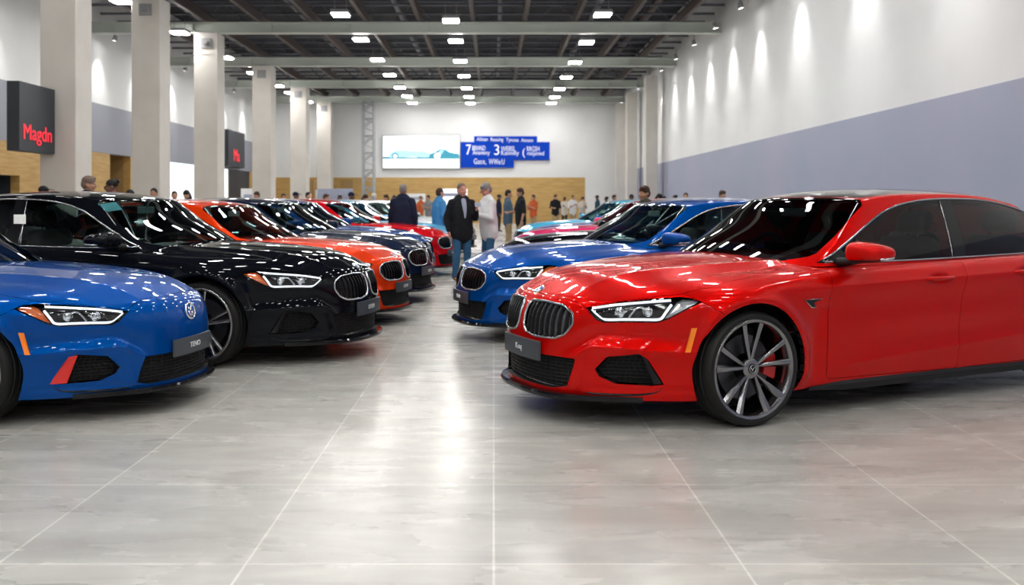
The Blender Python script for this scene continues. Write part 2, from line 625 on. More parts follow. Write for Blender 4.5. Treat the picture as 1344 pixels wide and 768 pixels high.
def patch(bm, pts, sk, d, out, thick=.004, rings=1):
    """a thin plate that lies on the skin, outline pts"""
    d = Vector(d).normalized()
    n = len(pts)
    c = sum((Vector(p) for p in pts), Vector()) / n
    rows = []
    for t in [1, .66, .33]:
        rows.append([sk.on(c + (Vector(p) - c) * t, d, -out) for p in pts])
    top = [[bm.verts.new(p) for p in r] for r in rows]
    cc = bm.verts.new(sk.on(c, d, -out))
    lo = [bm.verts.new(p + d * (out + thick)) for p in rows[0]]
    for a, b in zip(top, top[1:]):
        for i in range(n):
            bm.faces.new((a[i], a[(i+1) % n], b[(i+1) % n], b[i]))
    for i in range(n):
        bm.faces.new((top[-1][i], top[-1][(i+1) % n], cc))
        bm.faces.new((lo[i], lo[(i+1) % n], top[0][(i+1) % n], top[0][i]))

def densify(pts, step=.05, closed=True):
    out = []
    n = len(pts)
    for i in range(n if closed else n - 1):
        a, b = Vector(pts[i]), Vector(pts[(i+1) % n])
        k = max(1, int((b - a).length / step))
        out += [a.lerp(b, t / k) for t in range(k)]
    if not closed:
        out.append(Vector(pts[-1]))
    return out

def smooth_loop(pts, it=1):
    """Chaikin corner cutting on a closed loop"""
    P = [Vector(p) for p in pts]
    for _ in range(it):
        q = []
        for i in range(len(P)):
            a, b = P[i], P[(i+1) % len(P)]
            q += [a.lerp(b, .25), a.lerp(b, .75)]
        P = q
    return P

def chain(pts, n=4):
    """smooth open polyline"""
    P = [Vector(p) for p in pts]
    out = []
    for i in range(len(P) - 1):
        a, b, c, d = P[max(i-1, 0)], P[i], P[i+1], P[min(i+2, len(P)-1)]
        for k in range(n):
            t = k / n
            out.append(.5 * ((2*b) + (c - a) * t + (2*a - 5*b + 4*c - d) * t*t + (3*b - a - 3*c + d) * t**3))
    out.append(P[-1])
    return out

def shell_from(panel, d, push, scale=1.0):
    V, F, N, mi = panel
    c = np.mean(np.array(V), axis=0)
    W = (np.array(V) - c) * scale + c + np.array(Vector(d).normalized()) * push
    return W, F

# ---------------------------------------------------------------- wheels
def make_wheel(parent, style, side, x, y, rim_m):
    """side = +1 / -1: which way the outer face looks along y"""
    tyre_w = .235
    bm = bmesh.new()
    S = Matrix.Translation((x, y, .345)) @ Matrix.Diagonal((1, side, 1, 1))
    # rim: barrel, lip, spokes and centre
    add_lathe(bm, [(.262, -.21), (.27, -.19), (.262, -.10), (.272, -.02), (.281, -.006), (.296, .0), (.301, -.004), (.301, -.02), (.285, -.03), (.275, -.19), (.285, -.225), (.262, -.21)], 56, 'y', S)
    n = 5
    spread = {'vspoke': R(13.5), 'twin': R(8.5)}[style]
    for k in range(n):
        for sg in (-1, 1):
            a0 = R(90) + k * 2 * PI / n + sg * (R(4) if style == 'vspoke' else R(7))
            a1 = R(90) + k * 2 * PI / n + sg * spread
            p0 = Vector((.040 * math.cos(a0), 0, .040 * math.sin(a0)))
            p1 = Vector((.278 * math.cos(a1), 0, .278 * math.sin(a1)))
            t = (p1 - p0).normalized(); q = Vector((-t.z, 0, t.x))
            rings = []
            for u in (0, .2, .5, .8, 1):
                p = p0.lerp(p1, u)
                w = (.011 + .0115 * u) if style == 'vspoke' else (.011 + .004 * u)
                yo = -.030 + .026 * u ** 1.5
                dp = .035 - .010 * u
                ring = [p + q * w * .62 + Vector((0, yo, 0)), p - q * w * .25 + Vector((0, yo - .001, 0)),
                        p - q * w + Vector((0, yo - .016, 0)), p - q * w * 1.05 + Vector((0, yo - dp, 0)),
                        p + q * w * 1.05 + Vector((0, yo - dp, 0)), p + q * w + Vector((0, yo - .005, 0))]
                rings.append([bm.verts.new(S @ c) for c in ring])
            for A, B in zip(rings, rings[1:]):
                for j in range(6):
                    bm.faces.new((A[j], A[(j+1) % 6], B[(j+1) % 6], B[j]))
            bm.faces.new(rings[0]); bm.faces.new(rings[-1][::-1])
    add_lathe(bm, [(.0, -.060), (.058, -.060), (.060, -.034), (.050, -.027), (.030, -.026)], 32, 'y', S)
    w = bm_obj('wheel', bm, rim_m, parent, angle=35)
    bm = bmesh.new()
    prof = [(.292, -.02), (.296, -.004), (.312, .004), (.328, .001), (.338, -.010), (.344, -.030), (.345, -.06)]
    prof += [(.340, -.075), (.345, -.08), (.345, -.115), (.340, -.118), (.340, -.124), (.345, -.127), (.345, -.165), (.340, -.168)]
    prof += [(.345, -.175), (.344, -.205), (.336, -.228), (.312, -.235), (.288, -.225)]
    add_lathe(bm, prof, 72, 'y', S)
    bm_obj('tyre', bm, M['rubber'], w, angle=30)
    bm = bmesh.new()
    add_lathe(bm, [(.08, -.13), (.08, -.105), (.195, -.105), (.198, -.118), (.195, -.13), (.08, -.13)], 40, 'y', S)
    bm_obj('brake_disc', bm, M['disc'], w, angle=30)
    bm = bmesh.new()
    poly = [(r_ * math.cos(a), r_ * math.sin(a)) for r_, rng in ((.225, range(-22, 23, 6)), (.135, range(22, -23, -6))) for a in [R(v) for v in rng]]
    add_prism(bm, poly, -.145, -.075, 'y', S)
    bm_obj('brake_caliper', bm, M['redcal'], w)
    bm = bmesh.new()
    add_lathe(bm, [(0, -.022), (.016, -.021), (.026, -.023), (.028, -.032)], 28, 'y', S)
    hc = bm_obj('hub_cap', bm, M['gloss'], w, angle=40)
    bm = bmesh.new()
    add_tube(bm, [S @ Vector((.023 * math.cos(a), -.0215, .023 * math.sin(a))) for a in np.linspace(0, 2*PI, 25)[:-1]], .002, 6, closed=True)
    add_tube(bm, [S @ Vector(p) for p in ((-.014, -.021, .012), (-.002, -.0205, -.012), (.004, -.0205, .004), (.014, -.021, .010))], .0025, 6)
    bm_obj('hub_emblem', bm, M['satin'], w, smooth=True)
    bm = bmesh.new()
    r1 = add_lathe(bm, [(.255, -.20), (.0, -.20)], 32, 'y', S)
    bm_obj('wheel_backing', bm, M['cavity'], w)
    return w

# ---------------------------------------------------------------- whole car
def slats_between(bm, outline, ys, sk, d, push, w=.0055, dep=.022):
    for y in ys:
        # vertical extent of the outline at this y
        zs = []
        n = len(outline)
        for i in range(n):
            a, b = outline[i - 1], outline[i]
            if (a[0] - y) * (b[0] - y) < 0:
                zs.append(a[1] + (b[1] - a[1]) * (y - a[0]) / (b[0] - a[0]))
        if len(zs) < 2:
            continue
        z0, z1 = min(zs) - .004, max(zs) + .004
        rings = []
        for t in np.linspace(0, 1, 7):
            z = z0 + (z1 - z0) * t
            p = sk.on((-1.0, y, z), d, push - .008 * math.sin(PI * t))
            rings.append([bm.verts.new(p + Vector(o)) for o in ((0, -w * .5, 0), (0, w * .5, 0), (dep, w, 0), (dep, -w, 0))])
        for A, B in zip(rings, rings[1:]):
            for j in range(4):
                bm.faces.new((A[j], A[(j+1) % 4], B[(j+1) % 4], B[j]))
        bm.faces.new(rings[0]); bm.faces.new(rings[-1][::-1])

def bars_between(bm, outline3, d, zs, sk, push, r=.004, n=5):
    """horizontal bars inside an outline on the skin; outline3 = [(x, y, z)]"""
    dd, e1, e2 = sk.basis(d)
    P = [(Vector(p).dot(e1), Vector(p).dot(e2)) for p in outline3]
    dm = sum(Vector(p).dot(dd) for p in outline3) / len(outline3)
    for z in zs:
        ts = []
        for i in range(len(P)):
            a, b = P[i - 1], P[i]
            if (a[1] - z) * (b[1] - z) < 0:
                ts.append(a[0] + (b[0] - a[0]) * (z - a[1]) / (b[1] - a[1]))
        if len(ts) < 2:
            continue
        t0, t1 = min(ts), max(ts)
        add_tube(bm, [sk.on(e1 * t + e2 * z + dd * dm, dd, push) for t in np.linspace(t0, t1, 10)], r, n)

def build_car(style):
    """style: 'twin' (two-piece upright grille), 'plain' (smooth nose with a round badge); returns the Empty"""
    root = empty('car')
    sk = Skin(*surf_body())
    kid = style['front'] == 'kidney'
    hood_half = [(-.995, 0.0), (-.985, .20), (-.945, .37), (-.902, .486), (-.752, .598), (-.604, .682), (-.43, .768), (-.25, .80), (0, .785), (.35, .745), (.64, .70)]
    if not kid:
        hood_half[:4] = [(-.955, 0.0), (-.94, .20), (-.915, .37), (-.895, .486)]
    hood = [(x, y, .8) for x, y in hood_half] + [(.50, .5, .9), (.42, .25, .9), (.38, 0, .9)]
    hood = hood + [(x, -y, z) for x, y, z in hood[::-1] if y > 0]
    sk.cut('hood', hood, (0, 0, -1))
    sgn = (1, -1)
    mp = lambda pts, s: [(p[0], p[1] * s, p[2]) for p in pts]
    dv = lambda d, s: (d[0], d[1] * s, d[2])
    arch = lambda cx, s: [(cx + .392 * math.cos(a), s * .9, .350 + .392 * math.sin(a)) for a in np.linspace(0, 2*PI, 49)[:-1]]
    kpoly = round_poly(KIDNEY, .016, 3)
    for s in sgn:
        L = str(s)
        sk.cut('headlight' + L, mp(HEADLIGHT, s), dv(DLAMP, s))
        sk.cut('duct' + L, [tuple(p) for p in mp([tuple(q) for q in DUCT], s)], dv(DLAMP, s), near=.4, facing=.35)
        if kid:
            sk.cut('kidney' + L, [(-1.05, s * y, z) for y, z in kpoly], (1, 0, 0))
        sk.cut('arch_f' + L, arch(0, s), dv(DSIDE, s), near=.25)
        sk.cut('arch_r' + L, arch(2.95, s), dv(DSIDE, s), near=.25)
        d1 = round_poly([(.70, 1.02), (.665, .92), (.612, .79), (.615, .228), (1.800, .206), (1.806, .43), (1.812, .65), (1.90, 1.02)], [.0, .05, .1, .03, .03, .2, .2, 0])
        d2 = round_poly([(1.90, 1.02), (1.812, .65), (1.806, .43), (1.800, .206), (2.50, .215), (2.545, .40), (2.60, .56), (2.72, .71), (2.84, .82), (2.88, 1.02)], [0, .2, .2, .03, .03, .08, .08, .1, .08, 0])
        sk.cut('door_f' + L, [(p[0], s * .9, p[1]) for p in d1], dv(DSIDE, s))
        sk.cut('door_r' + L, [(p[0], s * .9, p[1]) for p in d2], dv(DSIDE, s))
        sk.cut('tail' + L, [(3.95, s * .30, .86), (3.95, s * .30, .80), (3.75, s * .78, .76), (3.45, s * .9, .80), (3.42, s * .9, .86), (3.7, s * .8, .88)], (-.78, -.62 * s, 0))
    mouth = [(-1.05, -.47, .405), (-1.05, .47, .405), (-1.05, .41, .235), (-1.05, .33, .215), (-1.05, -.33, .215), (-1.05, -.41, .235)]
    if not kid:
        mouth = [(-1.05, -.43, .40), (-1.05, .43, .40), (-1.05, .47, .235), (-1.05, .40, .215), (-1.05, -.40, .215), (-1.05, -.47, .235)]
    sk.cut('mouth', mouth, (1, 0, 0))
    sel = lambda c: c.x < 0
    sk.split_plane((-.338, 0, .757), (.068, 0, .104), sel)
    sk.assign('bumper', lambda c: c.x < 0 and (c.x + .338) * .068 + (c.z - .757) * .104 < 0)
    holes = {'mouth'} | {n + str(s) for s in sgn for n in ('headlight', 'duct', 'kidney', 'arch_f', 'arch_r')}
    hd = {n: .06 for n in holes}
    for s in sgn:
        hd['arch_f' + str(s)] = hd['arch_r' + str(s)] = .035
        hd['headlight' + str(s)] = .05
    keep = {'mouth'} | {n + str(s) for s in sgn for n in ('headlight', 'duct', 'kidney')}
    P = sk.finish(holes=holes, keep=keep, hole_depth=hd)
    paint = [M['paint'], M['black']]
    panel_obj('body', P[None], paint, root)
    panel_obj('front_bumper', P['bumper'], paint, root)
    panel_obj('hood', P['hood'], paint, root)

    # ---- front details
    for s in sgn:
        L = str(s)
        dl = Vector(dv(DLAMP, s)).normalized()
        lens = P['headlight' + L]
        W, F = shell_from(lens, dl, -.0015, .992)
        lo = mesh_obj('headlight', W, F, M['lens'], root)
        W, F = shell_from(lens, dl, .042, .985)
        mesh_obj('lamp_housing', W, F, M['gloss'], lo)
        on = lambda pts, push: [sk.on((p[0], p[1] * s, p[2]), dl, push) for p in pts]
        bm = bmesh.new()
        bar = chain([(-.880, .508, .700), (-.866, .549, .669), (-.838, .585, .646), (-.757, .657, .650), (-.666, .723, .652), (-.585, .773, .655), (-.552, .785, .690), (-.505, .785, .738)])
        add_tube(bm, on(bar, .016), [.0055] * 8 + [.0085] * (len(bar) - 8), 8)
        top = chain([(-.880, .511, .708), (-.76, .603, .733), (-.616, .693, .750), (-.490, .762, .762)])
        add_tube(bm, on(top, .018), .0075, 8)
        bm_obj('daytime_light', bm, M['drl'], lo, smooth=True)
        # outer end of the lamp
        bm = bmesh.new()
        end = [(-.553, .785, .662), (-.478, .800, .752), (-.43, .795, .767), (-.38, .82, .765), (-.356, .846, .755), (-.44, .832, .715), (-.53, .800, .668)]
        patch(bm, [(p[0], p[1] * s, p[2]) for p in end], sk, dl, -.020, .004)
        bm_obj('lamp_reflector', bm, M['lampend'], lo)
        bm = bmesh.new()
        for k, pts in enumerate(([(-.733, .672, .662), (-.709, .681, .693), (-.684, .689, .716), (-.655, .707, .719), (-.642, .728, .692)],
                                 [(-.80, .62, .678), (-.757, .650, .688), (-.735, .66, .70)])):
            add_tube(bm, on(chain(pts), .022), .006, 8)
        bm_obj('lamp_blade', bm, M['satin'], lo, smooth=True)
        for c in ((-.775, .635, .690), (-.640, .728, .697)):
            p = sk.on((c[0], c[1] * s, c[2]), dl, .030)
            bm = bmesh.new()
            Mx = Matrix.Translation(p) @ Vector((0, 0, 1)).rotation_difference(-dl).to_matrix().to_4x4()
            add_lathe(bm, [(.030, -.012), (.030, .002), (.026, .004), (.025, .0), (.020, .008), (.011, .013), (.0005, .015)], 24, 'z', Mx)
            bm_obj('projector_lens', bm, M['chrome'], lo, angle=40)
        # ducts
        W, F = shell_from(P['duct' + L], dl, .055, 1.0)
        g = mesh_obj('side_duct', W, F, M['cavity'], root)
        bm = bmesh.new()
        op = [(p[0], p[1] * s, p[2]) for p in DUCT]
        bars_between(bm, op, dl, np.linspace(.285, .44, 8), sk, .03, .0035)
        c0 = Vector((-.715, .66 * s, .35))
        dd, e1, e2 = sk.basis(dl)
        for t in np.linspace(-.17, .17, 12):
            pts = [sk.on(c0 + e1 * (t + sh * .02) + Vector((0, 0, z)), dl, .032) for z, sh in ((-.07, 0), (-.02, 1), (.03, 0), (.08, 1))]
            pts = [p for p in pts if inpoly((p.dot(e1), p.dot(e2)), [(Vector(q).dot(e1), Vector(q).dot(e2)) for q in op])]
            if len(pts) > 1:
                add_tube(bm, pts, .003, 5)
        bm_obj('duct_mesh', bm, M['black'], g, smooth=True)
        if style.get('blade'):
            bm = bmesh.new()
            patch(bm, [(p[0], p[1] * s, p[2]) for p in ((-.650, .742, .440), (-.690, .712, .447), (-.632, .735, .268), (-.548, .785, .266), (-.57, .78, .30))], sk, dl, .004, .03)
            bm_obj('duct_blade', bm, M['redacc'], g)
        else:
            bm = bmesh.new()
            patch(bm, [(p[0], p[1] * s, p[2]) for p in ((-.648, .732, .432), (-.668, .720, .440), (-.606, .745, .272), (-.565, .77, .274))], sk, dl, -.004, .03)
            bm_obj('duct_blade', bm, M['black'], g)
        # dark slot under the duct
        bm = bmesh.new()
        sl = chain([(-.92, .50, .205), (-.83, .575, .203), (-.74, .650, .204), (-.65, .712, .210), (-.585, .755, .226), (-.565, .772, .252)], 3)
        add_tube(bm, on(sl, .0), [.002 + .006 * math.sin(PI * min(1, .15 + i_ / len(sl))) for i_ in range(len(sl))], 8)
        bm_obj('bumper_slot', bm, M['gloss'], root, smooth=True)
        # side marker, wing vent
        bm = bmesh.new()
        patch(bm, [(p[0], p[1] * s, p[2]) for p in ((-.415, .866, .605), (-.385, .88, .607), (-.420, .863, .465), (-.452, .854, .465))], sk, dv((.5, -.86, 0), s), .003, .003)
        bm_obj('side_marker', bm, M['amber'], root)
        if style['front'] == 'kidney':
            bm = bmesh.new()
            vt = [(p[0], p[1] * s, p[2]) for p in ((.395, .91, .742), (.545, .91, .742), (.475, .91, .722), (.500, .91, .690), (.462, .91, .690))]
            patch(bm, vt, sk, dv(DSIDE, s), .003, .003)
            vv = bm_obj('wing_vent', bm, M['gloss'], root)
            bm = bmesh.new()
            add_tube(bm, [sk.on(p, dv(DSIDE, s), -.005) for p in (vt[1], vt[0], vt[4], vt[3])], .0035, 6)
            bm_obj('vent_trim', bm, M['chrome'], vv, smooth=True)
        # grille halves
        if kid:
            W, F = shell_from(P['kidney' + L], (1, 0, 0), .055, 1.0)
            g = mesh_obj('grille', W, F, M['cavity'], root)
            ol = [(s * y, z) for y, z in kpoly]
            bm = bmesh.new()
            slats_between(bm, ol, [s * y for y in np.linspace(.075, .420, 9)], sk, (1, 0, 0), .003)
            bm_obj('grille_slats', bm, M['slat'], g)
            bm = bmesh.new()
            ring = [sk.on((-1.05, p.x, p.y), (1, 0, 0), -.003) for p in densify([(y, z, 0) for y, z in ol], .04)]
            add_tube(bm, ring, .0075, 8, closed=True)
            bm_obj('grille_frame', bm, M['frame'], g, smooth=True)
            bm = bmesh.new()
            add_tube(bm, [sk.on((-1.05, s * y, z), (1, 0, 0), -.006) for y, z in ((.052, .712), (.034, .695), (.033, .64), (.036, .58), (.055, .545), (.08, .528))], .0085, 8)
            bm_obj('grille_divider', bm, M['satin'], g, smooth=True)
        # tail lamp, doors
        panel_obj('tail_light', P['tail' + L], [M['taillamp']], root)
        for nm, xh in (('door_f', 1.60), ('door_r', 2.47)):
            dr = panel_obj('door', P[nm + L], paint, root)
            bm = bmesh.new()
            z = .795 + .022 * xh + .002
            yo = sk.on((xh - .14, .9 * s, z), dv(DSIDE, s)).y
            pts = [(xh + t, yo + o * s, z) for t, o in ((-.135, -.006), (-.115, .014), (-.06, .021), (0, .023), (.06, .021), (.105, .013), (.125, -.006))]
            add_tube(bm, chain(pts, 3), [.010] * 3 + [.0145] * 13 + [.010] * 3, 10)
            h = bm_obj('handle', bm, M['paint'], dr, smooth=True)
    # ---- lower mouth
    W, F = shell_from(P['mouth'], (1, 0, 0), .055, 1.0)
    g = mesh_obj('lower_grille', W, F, M['cavity'], root)
    bm = bmesh.new()
    bars_between(bm, mouth, (1, 0, 0), np.linspace(.235, .39, 8), sk, .03, .0035)
    for y in np.linspace(-.40, .40, 21):
        pts = [sk.on((-1.05, y + sh * .012, z), (1, 0, 0), .032) for z, sh in zip(np.linspace(.225, .40, 8), (0, 1, 0, 1, 0, 1, 0, 1))]
        add_tube(bm, pts, .003, 5)
    bm_obj('grille_mesh', bm, M['black'], g, smooth=True)
    # ---- splitter and skirts
    edge = [Vector(body_pt(-.42, v, .02)) for v in np.linspace(-.86, .86, 41)]
    bm = bmesh.new(); rings = []
    for i, p in enumerate(edge):
        t = (edge[min(i+1, 40)] - edge[max(i-1, 0)]).normalized()
        nrm = Vector((-t.y, t.x, 0)) * (1 if t.y < 0 else 1)
        if nrm.x > 0: nrm = -nrm
        a = abs(-1 + i / 20)
        o = .045 * (1 - sstep(.45, .9, a)) + .004
        o = float(o)
        rings.append([bm.verts.new(q) for q in (p - nrm * .05 + Vector((0, 0, .012)), p + nrm * o * .8 + Vector((0, 0, .010)), p + nrm * o + Vector((0, 0, -.004)), p + nrm * o * .9 + Vector((0, 0, -.022)), p - nrm * .05 + Vector((0, 0, -.022)))])
    for A, B in zip(rings, rings[1:]):
        for j in range(5):
            bm.faces.new((A[j], A[(j+1) % 5], B[(j+1) % 5], B[j]))
    bm.faces.new(rings[0]); bm.faces.new(rings[-1][::-1])
    bm_obj('front_splitter', bm, M['gloss'], root, angle=40)
    for s in sgn:
        bm = bmesh.new(); rings = []
        for x in np.linspace(.47, 2.56, 30):
            y = float(_base(x) * _prof(.2)) * s
            k = float(sstep(.47, .8, x))
            zt, zb2 = .190 + .016 * k, .168 - .022 * k
            rings.append([bm.verts.new(q) for q in ((x, y - .06 * s, zt), (x, y + .004 * s, zt), (x, y + (.006 + .010 * k) * s, zt - .02 * k), (x, y + (.004 + .004 * k) * s, zb2), (x, y - .06 * s, zb2))])
        for A, B in zip(rings, rings[1:]):
            for j in range(5):
                bm.faces.new((A[j], A[(j+1) % 5], B[(j+1) % 5], B[j]))
        bm.faces.new(rings[0]); bm.faces.new(rings[-1][::-1])
        bm_obj('side_skirt', bm, M['black'], root, angle=40)
    # ---- plate
    bm = bmesh.new(); rings = []
    for y in np.linspace(-.245, .245, 15):
        x = sk.on((-1.05, y * .8, .43), (1, 0, 0), -.016).x
        rings.append([bm.verts.new(q) for q in ((x, y, .367), (x, y, .483), (x + .014, y, .485), (x + .014, y, .365))])
    for A, B in zip(rings, rings[1:]):
        for j in range(4):
            bm.faces.new((A[j], A[(j+1) % 4], B[(j+1) % 4], B[j]))
    bm.faces.new(rings[0]); bm.faces.new(rings[-1][::-1])
    pl = bm_obj('number_plate', bm, M['plate'], root, angle=30)
    tm = text_mesh(style['plate'], .052, .0015)
    xp = sk.on((-1.05, 0, .43), (1, 0, 0), -.0185).x
    tm.transform(Matrix(((0, 0, -1, xp), (-1, 0, 0, 0), (0, 1, 0, .425), (0, 0, 0, 1))))
    tm.materials.clear(); tm.materials.append(M['platetext'])
    link(bpy.data.objects.new('lettering', tm), pl)
    # ---- badge
    c = sk.on((-.965, 0, .775), (.6, 0, -.8), -.004) if kid else sk.on((-1.02, 0, .66), (1, 0, 0), -.004)
    nb = Vector((-.62, 0, .78)) if kid else Vector((-.97, 0, .22))
    Mx = Matrix.Translation(c) @ Vector((0, 0, 1)).rotation_difference(nb.normalized()).to_matrix().to_4x4()
    rb = .041 if kid else .062
    bm = bmesh.new()
    add_lathe(bm, [(rb, -.006), (rb, .002), (rb * .93, .004), (rb * .82, .002), (.0005, .002)], 32, 'z', Mx)
    bd = bm_obj('badge', bm, M['chrome'] if kid else M['bluebadge'], root, angle=40)
    if kid:
        for q, mm in ((0, M['white']), (1, M['bluebadge']), (2, M['white']), (3, M['bluebadge'])):
            bm = bmesh.new()
            poly = [(0, 0)] + [(rb * .62 * math.cos(a), rb * .62 * math.sin(a)) for a in np.linspace(q * PI / 2, (q + 1) * PI / 2, 9)]
            add_prism(bm, poly, .001, .0042, 'z', Mx)
            bm_obj('badge_quarter', bm, mm, bd)
    else:
        bm = bmesh.new()
        add_tube(bm, [Mx @ Vector((rb * .92 * math.cos(a), rb * .92 * math.sin(a), .004)) for a in np.linspace(0, 2*PI, 33)[:-1]], .0065, 8, closed=True)
        for pts in ([(.03, -.02), (0, -.0), (.03, .02)], [(.0, -.024), (-.045, -.010), (-.012, 0), (-.045, .010), (0, .024)], [(.05, -.022), (-.0, .0)]):
            add_tube(bm, [Mx @ Vector((a, b, .005)) for a, b in pts], .0055, 6)
        bm_obj('badge_ring', bm, M['chrome'], bd, smooth=True)

    # ---- cabin
    ck = Skin(*surf_cabin())
    DLO = [(.66, .950), (.80, 1.005), (.995, 1.098), (1.16, 1.182), (1.31, 1.257), (1.43, 1.300), (1.56, 1.333), (1.77, 1.360), (2.05, 1.370), (2.4, 1.362), (2.75, 1.32), (3.02, 1.24), (3.24, 1.12), (3.33, 1.03), (3.30, .985), (2.6, .970), (1.9, .957), (1.3, .949)]
    WSH = [(.335, .0, .96), (.36, .22, .965), (.42, .40, .972), (.53, .57, .978), (.66, .665, .988), (.715, .685, 1.01), (1.0, .640, 1.18), (1.225, .598, 1.31), (1.245, .565, 1.345), (1.19, .386, 1.368), (1.125, .15, 1.372), (1.115, 0, 1.372)]
    WSH = WSH + [(x, -y, z) for x, y, z in WSH[-2:0:-1]]
    RWD = [(2.98, 0, 1.33), (2.97, .35, 1.325), (2.95, .50, 1.29), (3.30, .60, 1.12), (3.50, .62, 1.02), (3.64, .4, 1.0), (3.68, 0, 1.0)]
    RWD = RWD + [(x, -y, z) for x, y, z in RWD[-2:0:-1]]
    ROOF = [(1.135, 0, 1.4), (1.15, .2, 1.4), (1.21, .40, 1.4), (1.275, .515, 1.4), (1.45, .545, 1.4), (2.2, .55, 1.4), (2.8, .51, 1.4), (2.90, .40, 1.4), (2.92, 0, 1.4)]
    ROOF = ROOF + [(x, -y, z) for x, y, z in ROOF[-2:0:-1]]
    ck.cut('roof', ROOF, (0, 0, -1))
    ck.cut('windshield', WSH, (.5, 0, -.87), facing=-.1)
    ck.cut('rear_window', RWD, (-.4, 0, -.9), facing=-.1)
    for s in sgn:
        ck.cut('dlo' + str(s), [(x, s * .7, z) for x, z in DLO], dv(DSIDE, s), facing=-.3)
    fmap = {}
    lay = ck.lay
    for s in sgn:
        pid = [k for k, v in ck.names.items() if v == 'dlo' + str(s)][0]
        for nm, poly in (('pillar' + str(s), [(1.862, .93), (1.99, .93), (2.075, 1.40), (1.965, 1.40)]),
                         ('rwin' + str(s), [(1.99, .93), (3.5, .93), (3.5, 1.4), (2.075, 1.4)]),
                         ('corner' + str(s), [(.6, .90), (.885, .90), (.885, 1.2), (.6, 1.2)])):
            q = ck.cut(nm, [(x, s * .7, z) for x, z in poly], dv(DSIDE, s), facing=-.3, only={pid})
    PC = ck.finish(holes=(), gap=.0005, flange=.02)
    panel_obj('cabin_frame', PC[None], [M['paint']], root)
    panel_obj('roof', PC['roof'], [M['roofpaint']], root)
    panel_obj('windshield', PC['windshield'], [M['glass'], M['black']], root)
    panel_obj('rear_window', PC['rear_window'], [M['glass']], root)
    for s in sgn:
        L = str(s)
        panel_obj('side_window', PC['dlo' + L], [M['glass']], root)
        panel_obj('side_window', PC['rwin' + L], [M['glass']], root)
        panel_obj('pillar_trim', PC['pillar' + L], [M['gloss']], root)
        panel_obj('corner_trim', PC['corner' + L], [M['gloss']], root)
        bm = bmesh.new()
        loop = [ck.on((p.x, s * .75, p.y), dv(DSIDE, s), -.002) for p in densify(smooth_loop([(x, z, 0) for x, z in DLO], 1), .06)]
        add_tube(bm, loop, .0075, 8, closed=True)
        bm_obj('window_trim', bm, M['darkchrome'] if kid and style.get('dark') else M['satin'], root, smooth=True)
        bm = bmesh.new()
        for x0, x1 in ((1.845, 1.945), ):
            add_tube(bm, [ck.on((x0 + (x1 - x0) * t, s * .75, .955 + .41 * t), dv(DSIDE, s), -.001) for t in np.linspace(0, 1, 8)], .005, 6)
        bm_obj('window_trim', bm, M['darkchrome'], root, smooth=True)
        # door mirror
        def mp3(a, b, c):
            q = Vector((a, b, c)); n = (abs(a) ** 3 + abs(b) ** 3 + abs(c) ** 3) ** (1 / 3)
            a, b, c = q / max(n, 1e-6)
            return (.850 + .115 * a + .03 * b, s * (1.005 + .125 * b), 1.022 + (.070 if c > 0 else .060) * c * (1 - .22 * b - .12 * a))
        cage, Fq = grid_box([-1, -.5, 0, .5, 1], [-1, -.5, 0, .5, 1], [-1, -.5, 0, .5, 1], mp3)
        W, Q = subdivide(cage, Fq, 2)
        zz = W[Q].mean(axis=1)[:, 2]
        if s < 0: Q = Q[:, ::-1]
        mo = mesh_obj('door_mirror', W, Q, [M['paint'], M['black']], root, mi=(zz < .982).astype(np.int32))
        bm = bmesh.new()
        add_tube(bm, [(.80, s * .79, .955), (.83, s * .88, .965), (.86, s * .96, .985)], [.032, .026, .024], 10)
        bm_obj('mirror_arm', bm, M['black'], mo, smooth=True)
        bm = bmesh.new()
        add_tube(bm, [(.82, s * 1.108, .990), (.87, s * 1.122, .991), (.92, s * 1.118, .994), (.96, s * 1.09, .998)], .0075, 8)
        bm_obj('turn_signal', bm, M['satin'], mo, smooth=True)
        bm = bmesh.new()
        add_prism(bm, round_poly([(s * .93, .985), (s * 1.07, .99), (s * 1.075, 1.03), (s * .935, 1.06)], .02, 3), .940, .962, 'x')
        bm_obj('mirror_glass', bm, M['mirrorglass'], mo)
    # ---- interior
    bm = bmesh.new()
    add_box(bm, -.60, 3.5, -.60, .60, .19, .24, .01)
    bm_obj('floor_pan', bm, M['cavity'], root)
    for cx in (0, 2.95):
        for s in sgn:
            bm = bmesh.new()
            ring = []
            for y in (.62, .79 if cx == 0 else .88):
                ring.append([bm.verts.new((cx + .425 * math.cos(a), s * y, .345 + .425 * math.sin(a))) for a in np.linspace(-.35, PI + .35, 25)])
            for j in range(24):
                bm.faces.new((ring[0][j], ring[0][j+1], ring[1][j+1], ring[1][j]))
            bm.faces.new(ring[0])
            bm_obj('wheel_liner', bm, M['cavity'], root)
    bm = bmesh.new()
    add_box(bm, .56, 1.02, -.58, .58, .70, .962, .04, 3)
    dsh = bm_obj('dashboard', bm, M['dash'], root, angle=40)
    bm = bmesh.new()
    add_box(bm, 1.0, 1.03, -.13, .13, .93, 1.05, .01, 2)
    bm_obj('display_screen', bm, M['gloss'], dsh)
    bm = bmesh.new()
    cw = Vector((1.18, .36, .93))
    add_tube(bm, [cw + Vector((.08 * math.sin(a), .18 * math.cos(a), .165 * math.sin(a))) for a in np.linspace(0, 2*PI, 33)[:-1]], .014, 8, closed=True)
    for a in (0, PI, -PI / 2):
        add_tube(bm, [cw + Vector((-.03, 0, 0)), cw + Vector((.08 * math.sin(a), .18 * math.cos(a), .165 * math.sin(a)))], .014, 6)
    add_tube(bm, [cw + Vector((-.25, 0, -.05)), cw + Vector((-.01, 0, 0))], .04, 10)
    bm_obj('steering_wheel', bm, M['seat'], root, smooth=True)
